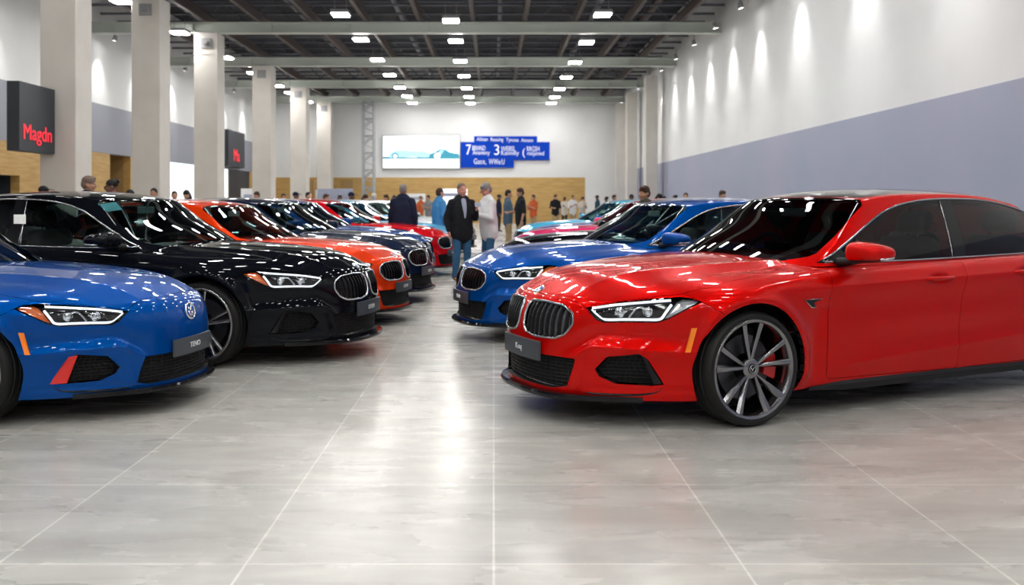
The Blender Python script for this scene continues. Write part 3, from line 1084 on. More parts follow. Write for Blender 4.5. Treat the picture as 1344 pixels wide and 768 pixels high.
    for x in (1.50, 2.45):
        for y in (-.38, .38):
            bm = bmesh.new()
            add_box(bm, x - .25, x + .28, y - .25, y + .25, .40, .62, .07, 3)
            T = Matrix.Translation((x + .28, y, .55)) @ Matrix.Rotation(R(16), 4, 'Y')
            add_box(bm, -.08, .08, -.24, .24, 0, .56, .07, 3, M=T)
            st = bm_obj('seat', bm, M['seat'], root, angle=50)
            bm = bmesh.new()
            add_box(bm, -.05, .06, -.13, .13, .585, .75, .05, 3, M=T)
            add_tube(bm, [T @ Vector((0, -.06, .50)), T @ Vector((0, -.06, .63))], .008, 6)
            add_tube(bm, [T @ Vector((0, .06, .50)), T @ Vector((0, .06, .63))], .008, 6)
            bm_obj('headrest', bm, M['seat'], st, angle=50)
    bm = bmesh.new()
    add_box(bm, 1.155, 1.18, -.12, .12, 1.235, 1.30, .012, 2)
    add_tube(bm, [(1.165, 0, 1.29), (1.13, 0, 1.345), (1.10, 0, 1.362)], .010, 8)
    bm_obj('rear_view_mirror', bm, M['dash'], root)
    # ---- wheels
    for x in (0, 2.95):
        for s in sgn:
            make_wheel(root, style['wheel'], s, x, .928 * s, M['rim'])
    return root

def tree(o):
    out = [o]
    for c in o.children:
        out += tree(c)
    return out

def copy_tree(o, parent=None):
    c = o.copy()
    COL.objects.link(c)
    if parent is not None:
        c.parent = parent
    for ch in list(o.children):
        copy_tree(ch, c)
    return c

def recolor(root, mp):
    for o in tree(root):
        if o.type != 'MESH':
            continue
        for sl in o.material_slots:
            m = sl.material
            if m in mp:
                sl.link = 'OBJECT'
                sl.material = mp[m]
# ------------------------------------------------------------------ the hall
XR, XL, ZB, ZF, HT = 8.7, -15.5, 59.0, -14.0, 7.9

def floor_mat():
    m = mat('stone_tile', (.4, .39, .36), .2)
    nt = m.node_tree; b = nt.nodes['Principled BSDF']; L = nt.links.new
    tc = nt.nodes.new('ShaderNodeTexCoord')
    mp = nt.nodes.new('ShaderNodeMapping'); mp.inputs['Location'].default_value = (0, -.53, 0)
    br = nt.nodes.new('ShaderNodeTexBrick')
    br.offset = 0; br.squash = 1
    br.inputs['Scale'].default_value = 1.0
    br.inputs['Brick Width'].default_value = .94; br.inputs['Row Height'].default_value = .94
    br.inputs['Mortar Size'].default_value = .0045; br.inputs['Mortar Smooth'].default_value = .1
    br.inputs['Color1'].default_value = (.92, .92, .92, 1); br.inputs['Color2'].default_value = (1.06, 1.05, 1.03, 1)
    br.inputs['Mortar'].default_value = (1.62, 1.62, 1.60, 1)
    L(tc.outputs['Object'], mp.inputs['Vector']); L(mp.outputs['Vector'], br.inputs['Vector'])
    # veined stone, streaks lie across the aisle
    m2 = nt.nodes.new('ShaderNodeMapping'); m2.inputs['Scale'].default_value = (.42, 1.7, 1); m2.inputs['Rotation'].default_value = (0, 0, .06)
    n1 = nt.nodes.new('ShaderNodeTexNoise'); n1.inputs['Scale'].default_value = 2.2; n1.inputs['Detail'].default_value = 10; n1.inputs['Roughness'].default_value = .58; n1.inputs['Distortion'].default_value = 1.4
    r1 = nt.nodes.new('ShaderNodeValToRGB')
    r1.color_ramp.elements[0].position = .28; r1.color_ramp.elements[0].color = (.345, .338, .32, 1)
    r1.color_ramp.elements[1].position = .74; r1.color_ramp.elements[1].color = (.52, .515, .495, 1)
    L(tc.outputs['Object'], m2.inputs['Vector']); L(m2.outputs['Vector'], n1.inputs['Vector']); L(n1.outputs['Fac'], r1.inputs['Fac'])
    mx = nt.nodes.new('ShaderNodeMix'); mx.data_type = 'RGBA'; mx.blend_type = 'MULTIPLY'; mx.inputs['Factor'].default_value = 1
    L(r1.outputs['Color'], mx.inputs['A']); L(br.outputs['Color'], mx.inputs['B'])
    L(mx.outputs['Result'], b.inputs['Base Color'])
    n2 = nt.nodes.new('ShaderNodeTexNoise'); n2.inputs['Scale'].default_value = 3.0; n2.inputs['Detail'].default_value = 5
    mr = nt.nodes.new('ShaderNodeMapRange'); mr.inputs['To Min'].default_value = .21; mr.inputs['To Max'].default_value = .33
    L(m2.outputs['Vector'], n2.inputs['Vector']); L(n2.outputs['Fac'], mr.inputs['Value']); L(mr.outputs['Result'], b.inputs['Roughness'])
    b.inputs['Specular IOR Level'].default_value = .75
    return m

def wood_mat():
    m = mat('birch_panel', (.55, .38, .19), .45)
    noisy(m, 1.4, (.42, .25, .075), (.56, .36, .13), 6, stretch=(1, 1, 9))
    return m

HM = dict(white=noisy(mat('white_plaster', (.74, .745, .75), .7), .6, (.71, .715, .725), (.76, .765, .77)),
          lav=noisy(mat('lavender_grey_paint', (.34, .36, .46), .55), .35, (.29, .33, .44), (.35, .35, .47)),
          grey=mat('grey_paint', (.27, .28, .33), .6), wood=wood_mat(),
          dark=mat('dark_graphite', (.03, .036, .046), .5), deck=mat('dark_roof_deck', (.016, .018, .026), .8),
          beam=mat('pale_green_steel', (.52, .56, .51), .5), joist=mat('brown_steel', (.085, .066, .062), .6),
          purlin=mat('grey_steel', (.12, .125, .155), .5), col=noisy(mat('column_plaster', (.60, .57, .53), .7), 1.2, (.57, .54, .50), (.63, .60, .56)),
          floor=floor_mat(), lampbody=mat('lamp_housing_grey', (.25, .25, .26), .5),
          glow=mat('lamp_glow', (1, .97, .9), .4, emit=(1, .98, .94), estr=60.0),
          glow2=mat('lamp_glow_small', (1, .97, .9), .4, emit=(1, .98, .94), estr=48.0),
          spotglow=mat('spot_glow', (1, 1, .98), .4, emit=(1, 1, .96), estr=30.0),
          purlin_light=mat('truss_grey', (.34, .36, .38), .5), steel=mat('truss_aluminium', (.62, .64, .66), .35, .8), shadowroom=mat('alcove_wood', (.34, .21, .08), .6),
          panelglow=mat('light_panel', (.9, .95, 1), .4, emit=(.86, .95, 1), estr=.6),
          redtext=mat('red_letter', (.9, .02, .04), .4, emit=(1, .03, .06), estr=.3),
          screen=mat('screen_picture', (.85, .95, .98), .3, emit=(.84, .95, .99), estr=.40),
          teal=mat('screen_teal', (.02, .24, .34), .3, emit=(.03, .28, .40), estr=.25),
          tealpale=mat('screen_pale_teal', (.35, .68, .76), .3, emit=(.42, .74, .82), estr=.3),
          screenwhite=mat('screen_white', (.95, .98, 1), .3, emit=(.97, .99, 1), estr=.40),
          signblue=mat('sign_blue', (.003, .05, .46), .6, spec=.1),
          signtext=mat('sign_lettering', (.85, .88, .95), .5, emit=(.8, .85, 1), estr=.1))

def struct(name, bm, m, label=None, parent=None, **k):
    o = bm_obj(name, bm, m, parent, **k)
    o['kind'] = 'structure'
    if label: o['label'] = label
    return o

def sbox(name, m, x0, x1, y0, y1, z0, z1, bevel=0.0, label=None, parent=None):
    bm = bmesh.new(); add_box(bm, x0, x1, y0, y1, z0, z1, bevel)
    return struct(name, bm, m, label, parent)

# floor, ceiling, walls
sbox('floor', HM['floor'], XL - .3, XR + .3, ZF - .3, ZB + .3, -.1, 0)
sbox('ceiling', HM['deck'], XL - .3, XR + .3, ZF - .3, ZB + .3, 10.4, 10.6)
BZR = 3.42
o = sbox('wall_right', HM['white'], XR, XR + .3, ZF, ZB, BZR, 10.4)
sbox('trim_1', HM['lav'], XR - .02, XR + .3, ZF, ZB, 0, BZR)
bm = bmesh.new()
add_box(bm, XL - .3, XL, ZF, ZB, 5.25, 10.4)
struct('wall_left', bm, HM['white'])
sbox('trim_2', HM['grey'], XL - .3, XL + .03, ZF, ZB, 3.34, 5.25)
# the wood-clad lower left wall with its openings
segs = [(ZF, 26.8), (28.9, 35.7), (37.7, 41.8), (45.8, 50.4), (51.6, 51.7), (56.2, ZB)]
for k, (a, b) in enumerate(segs):
    sbox('trim_%d' % (3 + k), HM['wood'], XL - .3, XL, a, b, 0, 3.34)
sbox('trim_9', HM['wood'], XL - .3, XL, 26.8, 28.9, 2.25, 3.34)
def alcove(n, a, b, h, m, mback):
    bm = bmesh.new()
    for bx in ((XL - 2.4, XL - 2.3, a - .1, b + .1, 0, h), (XL - 2.3, XL - .3, a - .1, a, 0, h), (XL - 2.3, XL - .3, b, b + .1, 0, h), (XL - 2.4, XL - .3, a - .1, b + .1, h, h + .1)):
        add_box(bm, *bx)
    struct('wall_alcove.%03d' % n, bm, m)
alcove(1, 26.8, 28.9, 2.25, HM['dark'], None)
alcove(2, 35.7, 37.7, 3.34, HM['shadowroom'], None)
sbox('door_1', HM['dark'], XL - .30, XL - .05, 51.7, 56.2, 0, 3.34)
def panel(a, b, label):
    bm = bmesh.new(); add_box(bm, XL - .12, XL - .02, a, b, .25, 3.32)
    o = bm_obj('light_panel', bm, HM['panelglow']); tag(o, label, 'light panel', 'glowing wall panels')
    bm = bmesh.new()
    for q in ((a - .05, a, .2, 3.34), (b, b + .05, .2, 3.34), (a, b, .2, .25)):
        add_box(bm, XL - .14, XL, q[0], q[1], q[2], q[3])
    bm_obj('panel_frame', bm, HM['steel'], o)
panel(41.85, 45.75, 'wide glowing white panel on the left wall between second and third columns')
panel(50.45, 51.55, 'narrow glowing white strip panel on left wall beside the grey doorway')
# back wall
sbox('wall_back', HM['white'], XL, XR, ZB, ZB + .3, 3.05, 10.4)
sbox('trim_10', HM['wood'], XL, 6.1, ZB, ZB + .3, 0, 3.05)
sbox('trim_11', HM['white'], 6.1, XR, ZB - .02, ZB + .3, 0, 3.05)
sbox('wall_front', HM['white'], XL, XR, ZF - .3, ZF, 0, 10.4)
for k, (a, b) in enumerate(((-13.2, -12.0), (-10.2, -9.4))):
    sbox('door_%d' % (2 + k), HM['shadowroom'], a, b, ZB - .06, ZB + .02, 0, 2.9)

# columns
for k, Z in enumerate((9.2, 15.6, 22.2, 27.8, 33.6, 41.7, 49.5, 57.0)):
    bm = bmesh.new()
    add_box(bm, -11.4, -10.5, Z, Z + .9, 0, 7.85, .02)
    c = struct('column', bm, HM['col'], None)
    bm = bmesh.new()
    add_box(bm, -11.415, -10.485, Z - .015, Z + .915, 7.0, 7.06)
    struct('column_band', bm, HM['col'], None, c)
    bm = bmesh.new()
    add_box(bm, -11.15, -10.75, Z - .06, Z, 7.25, 7.62, .01)
    add_box(bm, -11.05, -10.85, Z - .14, Z - .06, 7.38, 7.48)
    struct('column_bracket', bm, HM['lampbody'], None, c)
for X0, Z in ((7.75, 45.0), (7.85, 52.0), (8.0, 57.6)):
    bm = bmesh.new(); add_box(bm, X0, X0 + .6, Z, Z + .7, 0, 7.85, .02)
    struct('column', bm, HM['col'], None)

# steel roof
def ibeam(x0, x1, y, z, h=.42, w=.34):
    bm = bmesh.new()
    add_box(bm, x0, x1, y - w/2, y + w/2, z, z + .05); add_box(bm, x0, x1, y - w/2, y + w/2, z + h - .05, z + h)
    add_box(bm, x0, x1, y - .04, y + .04, z + .05, z + h - .05)
    for x in np.arange(x0 + 1, x1, 3.0):
        add_box(bm, x - .02, x + .02, y - w/2 + .02, y + w/2 - .02, z + .05, z + h - .05)
    return bm
for Z in (9.2, 17.4, 25.5, 33.9, 42.1, 49.9, 57.4):
    struct('beam', ibeam(XL, XR, Z, 7.85), HM['beam'])
for X in (-13.1, -11.05, -9.0, -6.95, -4.9, -2.85, -.8, 1.2, 3.15, 5.2, 7.2):
    bm = bmesh.new()
    add_box(bm, X - .07, X + .07, ZF, ZB, 8.30, 8.36); add_box(bm, X - .07, X + .07, ZF, ZB, 8.62, 8.68); add_box(bm, X - .02, X + .02, ZF, ZB, 8.36, 8.62)
    struct('roof_joist_beam', bm, HM['joist'])
for k, Z in enumerate(np.arange(24.0, 59, 1.55)):
    bm = bmesh.new(); add_tube(bm, [(XL, Z, 8.82), (XR, Z, 8.82)], .05, 6)
    struct('roof_purlin_beam', bm, HM['purlin'])
# trusses and ducts hanging under the deck
rng = random.Random(3)
for k, Z in enumerate((29.0, 37.5, 45.6, 53.5)):
    bm = bmesh.new()
    add_tube(bm, [(XL, Z, 8.9), (XR, Z, 8.9)], .045, 6); add_tube(bm, [(XL, Z, 9.9), (XR, Z, 9.9)], .045, 6)
    n = 24
    for i in range(n):
        xa = XL + (XR - XL) * i / n; xb = XL + (XR - XL) * (i + 1) / n
        add_tube(bm, [(xa, Z, 8.9 if i % 2 else 9.9), (xb, Z, 9.9 if i % 2 else 8.9)], .03, 5)
    struct('roof_truss_beam', bm, HM['purlin'])
for X, r_ in ((-12.2, .16), (-7.9, .10), (-3.8, .13), (.25, .09), (4.1, .12), (6.3, .16)):
    bm = bmesh.new(); add_tube(bm, [(X, ZF + .2, 9.1), (X, ZB - .1, 9.1)], r_, 10)
    struct('ceiling_pipe_trim', bm, HM['joist'] if X > 5 else HM['purlin'])

# ceiling lamps
def make_lamp():
    r_ = empty('ceiling_lamp')
    bm = bmesh.new(); add_box(bm, -.30, .30, -.30, .30, .02, .14, .02)
    add_tube(bm, [(-.2, 0, .14), (-.2, 0, .6)], .012, 6); add_tube(bm, [(.2, 0, .14), (.2, 0, .6)], .012, 6)
    bm_obj('housing', bm, HM['lampbody'], r_)
    bm = bmesh.new(); add_box(bm, -.27, .27, -.27, .27, -.02, .03, .01)
    bm_obj('diffuser', bm, HM['glow'], r_)
    return r_
lamp0 = make_lamp(); first = [True]
ORD = ['first', 'second', 'third', 'fourth', 'fifth', 'sixth', 'seventh', 'eighth', 'ninth', 'tenth', 'eleventh', 'twelfth', 'thirteenth', 'fourteenth', 'fifteenth', 'sixteenth', 'seventeenth', 'eighteenth', 'nineteenth', 'twentieth']
rows = [(-11.8, 'row over the left columns', [28, 33.2, 38.9, 43.5, 48.3, 51.3, 56]),
        (-5.2, 'row over the left cars', [30, 34.6, 39.5, 44.2, 49.0, 53.0, 56.6]),
        (-1.5, 'row over the middle aisle', [31, 34.9, 39.8, 44.6, 49.3, 53.3, 56.8]),
        (3.7, 'row over the right cars', [30, 35.2, 40.2, 45.0, 49.6, 53.4, 56.7])]
def set_lamp(X, z, k):
    l = lamp0 if first[0] else copy_tree(lamp0)
    first[0] = False
    l.location = (X, z, 7.74); l.scale = (k, k, 1)
    return l
for X, nm, zs in rows:
    for i, z in enumerate(zs):
        tag(set_lamp(X, z, 1), 'bright square ceiling lamp, %s one in the %s' % (ORD[i] if i else 'nearest', nm), 'ceiling lamp', 'square ceiling lamps')
for i, X in enumerate((-11.8, -8.5, -5.2, -3.3, -1.5, 1.1, 3.7, 6.4)):
    for z in np.arange(-10 + (i % 2) * 1.3, 27.3, 2.75 if -6 < X < 5 else 4.2):
        l = set_lamp(X, float(z), .62)
        for o in l.children:
            for sl in o.material_slots:
                if sl.material == HM['glow']:
                    sl.link = 'OBJECT'; sl.material = HM['glow2']
        tag(l, 'small bright ceiling lamp overhead, outside the picture', 'ceiling lamp', 'small ceiling lamps overhead')

# wall-washing spots on the right and left walls
def make_spot(side):
    r_ = empty('wall_spotlight')
    T = Matrix.Rotation(R(-14) * side, 4, 'Y')
    bm = bmesh.new()
    add_lathe(bm, [(.0, .22), (.07, .20), (.09, .10), (.10, -.02), (.092, -.02), (.085, .03)], 20, 'z', T)
    add_tube(bm, [(0, 0, .2), (0, 0, .45)], .015, 6)
    bm_obj('spot_housing', bm, HM['lampbody'], r_, angle=40)
    bm = bmesh.new()
    add_lathe(bm, [(.085, .0), (.0005, .0)], 20, 'z', T)
    bm_obj('spot_lens', bm, HM['spotglow'], r_)
    return r_
SPOTS = []
for side, X, zs, nm, en in ((1, XR - .65, [3, 7.5, 12, 16.4, 20.7, 25.0, 28.8, 32.1, 35.5, 39.0, 42.4, 45.7, 49.2, 52.6, 56.0], 'right', 210),
                        (-1, XL + .65, [19, 23, 27.2, 31.0, 34.6, 38.2, 42.5, 46.5, 50.5, 54.5], 'left', 190)):
    s0 = make_spot(side)
    for k, z in enumerate(zs):
        s = s0 if k == 0 else copy_tree(s0)
        s.location = (X, z, 7.72)
        seen = [q for q in zs if q > (30 if side > 0 else 24)]
        if z in seen:
            i = seen.index(z)
            lab = 'small round spotlight washing the %s wall, %s along it' % (nm, ORD[i] if i else 'nearest')
        else:
            lab = 'small round spotlight washing the %s wall, out of the picture' % nm
        tag(s, lab, 'spotlight', 'spotlights washing the %s wall' % nm)
        ld = bpy.data.lights.new('wall_wash', 'SPOT')
        ld.energy = en; ld.spot_size = R(60); ld.spot_blend = 1.0; ld.shadow_soft_size = .05; ld.color = (1, .99, .95)
        lo = bpy.data.objects.new('wall_wash', ld); COL.objects.link(lo)
        lo.location = (X, z, 7.70); lo.rotation_euler = (0, R(-15 if side < 0 else 15) * -1, 0)

# ---- signs, screen, truss tower
def letters(name, s, size, m, origin, right, up, parent, depth=.01):
    me = text_mesh(s, size, depth)
    r_, u = Vector(right).normalized(), Vector(up).normalized(); n = r_.cross(u)
    me.transform(Matrix(((r_.x, u.x, n.x, origin[0]), (r_.y, u.y, n.y, origin[1]), (r_.z, u.z, n.z, origin[2]), (0, 0, 0, 1))))
    me.materials.clear(); me.materials.append(m)
    return link(bpy.data.objects.new(name, me), parent)

bm = bmesh.new(); add_box(bm, -11.30, -11.0, 20.50, 22.16, 2.58, 4.20, .01)
sg = bm_obj('wall_sign', bm, HM['dark'])
tag(sg, 'black box sign with red lettering fixed to the nearest column', 'sign')
letters('lettering', 'Magdn', .52, HM['redtext'], (-10.995, 21.32, 3.02), (0, 1, 0), (0, 0, 1), sg)
bm = bmesh.new(); add_box(bm, -11.45, -11.30, 20.9, 22.2, 3.2, 3.4)
bm_obj('sign_bracket', bm, HM['lampbody'], sg)
bm = bmesh.new(); add_box(bm, XL + .03, XL + .40, 50.3, 53.6, 3.45, 5.55, .01)
sg = bm_obj('wall_sign', bm, HM['dark'])
tag(sg, 'far dark panel sign with red mark on the left grey band', 'sign')
letters('lettering', 'Ma', 1.0, HM['redtext'], (XL + .41, 51.9, 4.1), (0, 1, 0), (0, 0, 1), sg)

bm = bmesh.new(); add_box(bm, -7.42, -2.24, ZB - .22, ZB - .02, 3.62, 5.85, .02)
scn = bm_obj('wall_screen', bm, HM['steel'])
tag(scn, 'large lit screen on the back wall showing pale cars', 'screen')
bm = bmesh.new(); add_box(bm, -7.36, -2.30, ZB - .225, ZB - .215, 3.68, 5.80)
pic = bm_obj('screen_picture', bm, HM['screen'], scn)
def flat(name, poly, m, d, parent):
    bm = bmesh.new(); add_prism(bm, [(a, b) for a, b in poly], ZB - .225 - d, ZB - .222 - d, 'y')
    return bm_obj(name, bm, m, parent)
flat('picture_ground', [(-7.36, 3.68), (-2.30, 3.68), (-2.30, 4.28), (-7.36, 4.28)], HM['screenwhite'], .002, pic)
flat('picture_shade', [(-7.36, 4.28), (-2.30, 4.28), (-2.30, 4.52), (-4.4, 4.50), (-5.2, 4.36), (-7.36, 4.42)], HM['teal'], .003, pic)
flat('picture_car', [(-6.9, 4.34), (-6.95, 4.62), (-6.6, 4.82), (-6.0, 4.86), (-5.4, 4.80), (-4.6, 4.78), (-4.2, 4.62), (-4.15, 4.40), (-4.6, 4.36), (-5.4, 4.42)], HM['tealpale'], .006, pic)
flat('picture_car', [(-4.3, 4.34), (-4.25, 4.60), (-3.9, 4.72), (-3.6, 4.92), (-3.2, 4.90), (-2.9, 4.70), (-2.32, 4.62), (-2.32, 4.36)], HM['teal'], .008, pic)
flat('picture_car', [(-3.95, 4.46), (-3.55, 4.86), (-3.3, 4.86), (-3.45, 4.60)], HM['tealpale'], .010, pic)
for cx, m in ((-6.55, HM['teal']), (-3.75, HM['screenwhite'])):
    flat('picture_wheel', [(cx + .22 * math.cos(a), 4.48 + .2 * math.sin(a)) for a in np.linspace(0, 2*PI, 21)[:-1]], m, .012, pic)
    flat('picture_hub', [(cx + .14 * math.cos(a), 4.46 + .13 * math.sin(a)) for a in np.linspace(0, 2*PI, 21)[:-1]], HM['screen'], .014, pic)

PZ = ZB - .18
wx = lambda px: (px - 648) / 1160 * (ZB - .15)
wz = lambda py: 1.37 + (266 - py) / 1160 * (ZB - .15)
sgb = None
bm = bmesh.new(); add_box(bm, wx(604.6), wx(721.4), PZ, ZB, wz(210.2), wz(186.5), .01)
sgb = bm_obj('blue_sign', bm, HM['signblue'])
tag(sgb, 'stepped bright blue sign with white lettering on the back wall', 'sign')
bm = bmesh.new(); add_box(bm, wx(622.2), wx(705), PZ + .02, ZB, wz(186.5), wz(178.8), .01)
bm_obj('sign_header', bm, HM['signblue'], sgb)
bm = bmesh.new(); add_box(bm, wx(604.6), wx(674.5), PZ, ZB, wz(220.2), wz(210.2), .01)
bm_obj('sign_footer', bm, HM['signblue'], sgb)
for s, px, py, h, wpx in (('Alloan', 633.0, 183, .36, 14.5), ('Reosing', 652.3, 183.4, .36, 16.5), ('Tynoaa', 672.4, 183.8, .36, 16.5), ('Aanoan', 691.8, 184.2, .36, 15.5),
                     ('7', 615, 197.3, 1.0, 6.5), ('BRNND', 628.5, 194.8, .46, 17), ('Arammy', 631.5, 200.6, .42, 22.5),
                     ('3', 652, 197.5, 1.0, 6.5), ('WEBSL', 667, 195.6, .46, 19), ('Kanndiy', 669.5, 201.0, .42, 23.5),
                     ('(', 687.5, 200.0, .7, 3.5), ('RRGSH', 699.8, 195.8, .46, 16.5), ('mojamed', 703, 201.4, .42, 22),
                     ('Gaox,', 630, 212.3, .52, 16), ('WWe:U', 651.8, 212.6, .52, 20.5)):
    o = letters('lettering', s, h, HM['signtext'], (0, 0, 0), (1, 0, 0), (0, 0, 1), sgb, .008)
    xs = [v.co.x for v in o.data.vertices]
    f = wpx / 1160 * (ZB - .15) / (max(xs) - min(xs))
    o.data.transform(Matrix.Translation((wx(px), PZ - .012, wz(py))) @ Matrix.Diagonal((f, 1, 1, 1)) @ Matrix.Translation((-(max(xs) + min(xs)) / 2, 0, 0)))

# lattice truss tower by the back wall
bm = bmesh.new()
tx, ty, tw = -8.0, 56.6, .34
for a in (-1, 1):
    for b in (-1, 1):
        add_tube(bm, [(tx + a * tw, ty + b * tw, .05), (tx + a * tw, ty + b * tw, 7.85)], .06, 8)
for k in range(14):
    z0 = .2 + k * .545
    for a in (-1, 1):
        add_tube(bm, [(tx - tw, ty + a * tw, z0), (tx + tw, ty + a * tw, z0 + (.545 if k % 2 else 0)), ], .036, 6)
        add_tube(bm, [(tx - tw, ty + a * tw, z0 + .545), (tx + tw, ty + a * tw, z0 + .27)], .022, 6)
        add_tube(bm, [(tx + a * tw, ty - tw, z0), (tx + a * tw, ty + tw, z0 + .545)], .022, 6)
tt = bm_obj('truss_tower', bm, HM['purlin_light'])
tag(tt, 'upright lattice truss tower standing before the back wall', 'truss')
bm = bmesh.new(); add_box(bm, tx - .5, tx + .5, ty - .5, ty + .5, 0, .05)
bm_obj('base_plate', bm, HM['steel'], tt)
# ------------------------------------------------------------------ people
# local frame: the figure faces -y, its left hand is at +x, feet on z = 0, about 1.75 m tall
SKIN = {k: noisy(mat('skin_' + k, c, .5), 18, tuple(a * .94 for a in c), c) for k, c in dict(light=(.56, .31, .22), tan=(.42, .22, .14), ruddy=(.60, .27, .20), brown=(.16, .08, .05)).items()}
def cloth(name, c, rough=.85):
    return noisy(mat(name, c, rough, spec=.25), 9, tuple(a * .86 for a in c), c, 5)
CL = dict(black=cloth('black_jacket', (.010, .011, .015)), jeans=cloth('blue_jeans', (.035, .11, .22)), white=cloth('white_knit', (.74, .75, .78)),
          navy=cloth('navy_cloth', (.010, .016, .042)), blue=cloth('blue_shirt', (.06, .24, .50)), slate=cloth('slate_shirt', (.07, .12, .18)),
          khaki=cloth('khaki_trousers', (.34, .25, .14)), dark=cloth('dark_trousers', (.02, .022, .03)), pink=cloth('pink_top', (.72, .25, .36)),
          rust=cloth('rust_jacket', (.50, .10, .03)), lilac=cloth('lilac_grey_top', (.38, .42, .55)), green=cloth('olive_top', (.045, .06, .045)),
          grey=cloth('grey_top', (.20, .21, .23)), teal=cloth('dark_teal_top', (.02, .06, .09)), cream=cloth('cream_top', (.60, .55, .48)))
HAIR = dict(grey=cloth('grey_hair', (.24, .23, .22), .7), white=cloth('white_hair', (.55, .54, .53), .7), brown=cloth('brown_hair', (.06, .03, .018), .6),
            black=cloth('black_hair', (.008, .007, .008), .5), short=cloth('cropped_grey_hair', (.17, .12, .10), .7))
SHOE = mat('tan_shoe', (.16, .10, .05), .6)
SHOE_D = mat('dark_shoe', (.02, .02, .02), .5)
EYE = mat('eye_dark', (.02, .015, .012), .2)
PHONE = mat('phone_black', (.01, .01, .012), .15)

def blob(bm, pts, n=12):
    """closed tapered limb: pts = [(pos, rx, ry)] with elliptical rings, rounded ends"""
    P = [(Vector(p[0]), p[1], p[2] if len(p) > 2 else p[1]) for p in pts]
    d0 = (P[0][0] - P[1][0]).normalized(); d1 = (P[-1][0] - P[-2][0]).normalized()
    ext = []
    for a, k in ((1.0, .30), (.8, .66), (.45, .92)):
        ext.append((P[0][0] + d0 * P[0][1] * a * .9, P[0][1] * k, P[0][2] * k))
    tail = []
    for a, k in ((.45, .92), (.8, .66), (1.0, .30)):
        tail.append((P[-1][0] + d1 * P[-1][1] * a * .9, P[-1][1] * k, P[-1][2] * k))
    P = ext + P + tail
    rings = []; side = None
    for i, (p, rx, ry) in enumerate(P):
        t = (P[min(i+1, len(P)-1)][0] - P[max(i-1, 0)][0]).normalized()
        if side is None:
            side = Vector((1, 0, 0)) if abs(t.x) < .8 else Vector((0, 1, 0))
        f = t.cross(side).normalized(); side = f.cross(t).normalized()
        rings.append([bm.verts.new(p + side * rx * math.cos(2*PI*j/n) + f * ry * math.sin(2*PI*j/n)) for j in range(n)])
    for A, B in zip(rings, rings[1:]):
        for j in range(n):
            bm.faces.new((A[j], A[(j+1) % n], B[(j+1) % n], B[j]))
    bm.faces.new(rings[0][::-1]); bm.faces.new(rings[-1])

def ball(bm, c, rx, ry, rz, M4=None):
    r_ = bmesh.ops.create_uvsphere(bm, u_segments=20, v_segments=14, radius=1)
    for v in r_['verts']:
        q = Vector((v.co.x * rx, v.co.y * ry, v.co.z * rz)) + Vector(c)
        v.co = M4 @ q if M4 is not None else q

def fuse(name, bm, voxel, m, parent=None, smooth=2, noise=0.0, seed=0):
    """overlapping closed volumes become one continuous surface"""
    bmesh.ops.recalc_face_normals(bm, faces=bm.faces)
    me = bpy.data.meshes.new(name); bm.to_mesh(me); bm.free()
    o = bpy.data.objects.new(name, me); COL.objects.link(o)
    r_ = o.modifiers.new('r', 'REMESH'); r_.mode = 'VOXEL'; r_.voxel_size = voxel
    s_ = o.modifiers.new('s', 'SMOOTH'); s_.factor = .5; s_.iterations = smooth
    dg = bpy.context.evaluated_depsgraph_get()
    me2 = bpy.data.meshes.new_from_object(o.evaluated_get(dg))
    bpy.data.objects.remove(o); bpy.data.meshes.remove(me)
    me2.name = name
    if noise:
        n = len(me2.vertices); V = np.zeros(n * 3); me2.vertices.foreach_get('co', V); V = V.reshape(-1, 3)
        N = np.zeros(n * 3); me2.vertices.foreach_get('normal', N); N = N.reshape(-1, 3)
        f = np.sin(V[:, 2] * 38 + np.sin(V[:, 0] * 22 + seed) * 2 + V[:, 1] * 15) * .6 + np.sin(V[:, 2] * 17 + V[:, 0] * 31 + seed * 2) * .4
        V += N * (f * noise)[:, None]
        me2.vertices.foreach_set('co', V.ravel())
    me2.materials.clear(); me2.materials.append(m)
    me2.polygons.foreach_set('use_smooth', np.ones(len(me2.polygons), dtype=bool))
    me2.update()
    return link(bpy.data.objects.new(name, me2), parent)

def hand(bm, wrist, dirn, palm_n, curl, thumb_side, s=1.0):
    """palm, four bent fingers and a thumb; dirn along the hand, palm_n out of the palm"""
    d = Vector(dirn).normalized(); n = Vector(palm_n); n = (n - d * n.dot(d)).normalized(); w = d.cross(n) * thumb_side
    W = Vector(wrist)
    blob(bm, [(W, .026 * s, .020 * s), (W + d * .035 * s, .036 * s, .017 * s), (W + d * .085 * s, .040 * s, .014 * s)], 10) if False else None
    for k in (-1.5, -.5, .5, 1.5):
        blob(bm, [(W - d * .01 * s, .013 * s), (W + d * .045 * s + w * k * .016 * s, .0135 * s), (W + d * .090 * s + w * k * .0195 * s, .0105 * s)], 8)
    for k, ln in ((1.5, .072), (.5, .080), (-.5, .075), (-1.5, .058)):
        p = W + d * .088 * s + w * k * .0198 * s
        pts = [(p, .0092 * s)]
        a = 0.0; q = p
        for seg, c in ((.42, .5), (.32, .9), (.26, .6)):
            a += curl * c
            q = q + (d * math.cos(a) + n * math.sin(a)) * ln * seg * s
            pts.append((q, (.0088 - .0007 * len(pts)) * s))
        blob(bm, pts, 8)
    b = W + d * .025 * s + w * .030 * s
    blob(bm, [(b, .012 * s), (b + (d * .6 + w * .7 + n * .2).normalized() * .035 * s, .0105 * s), (b + (d * .8 + w * .45 + n * .55).normalized() * .068 * s, .0088 * s)], 8)

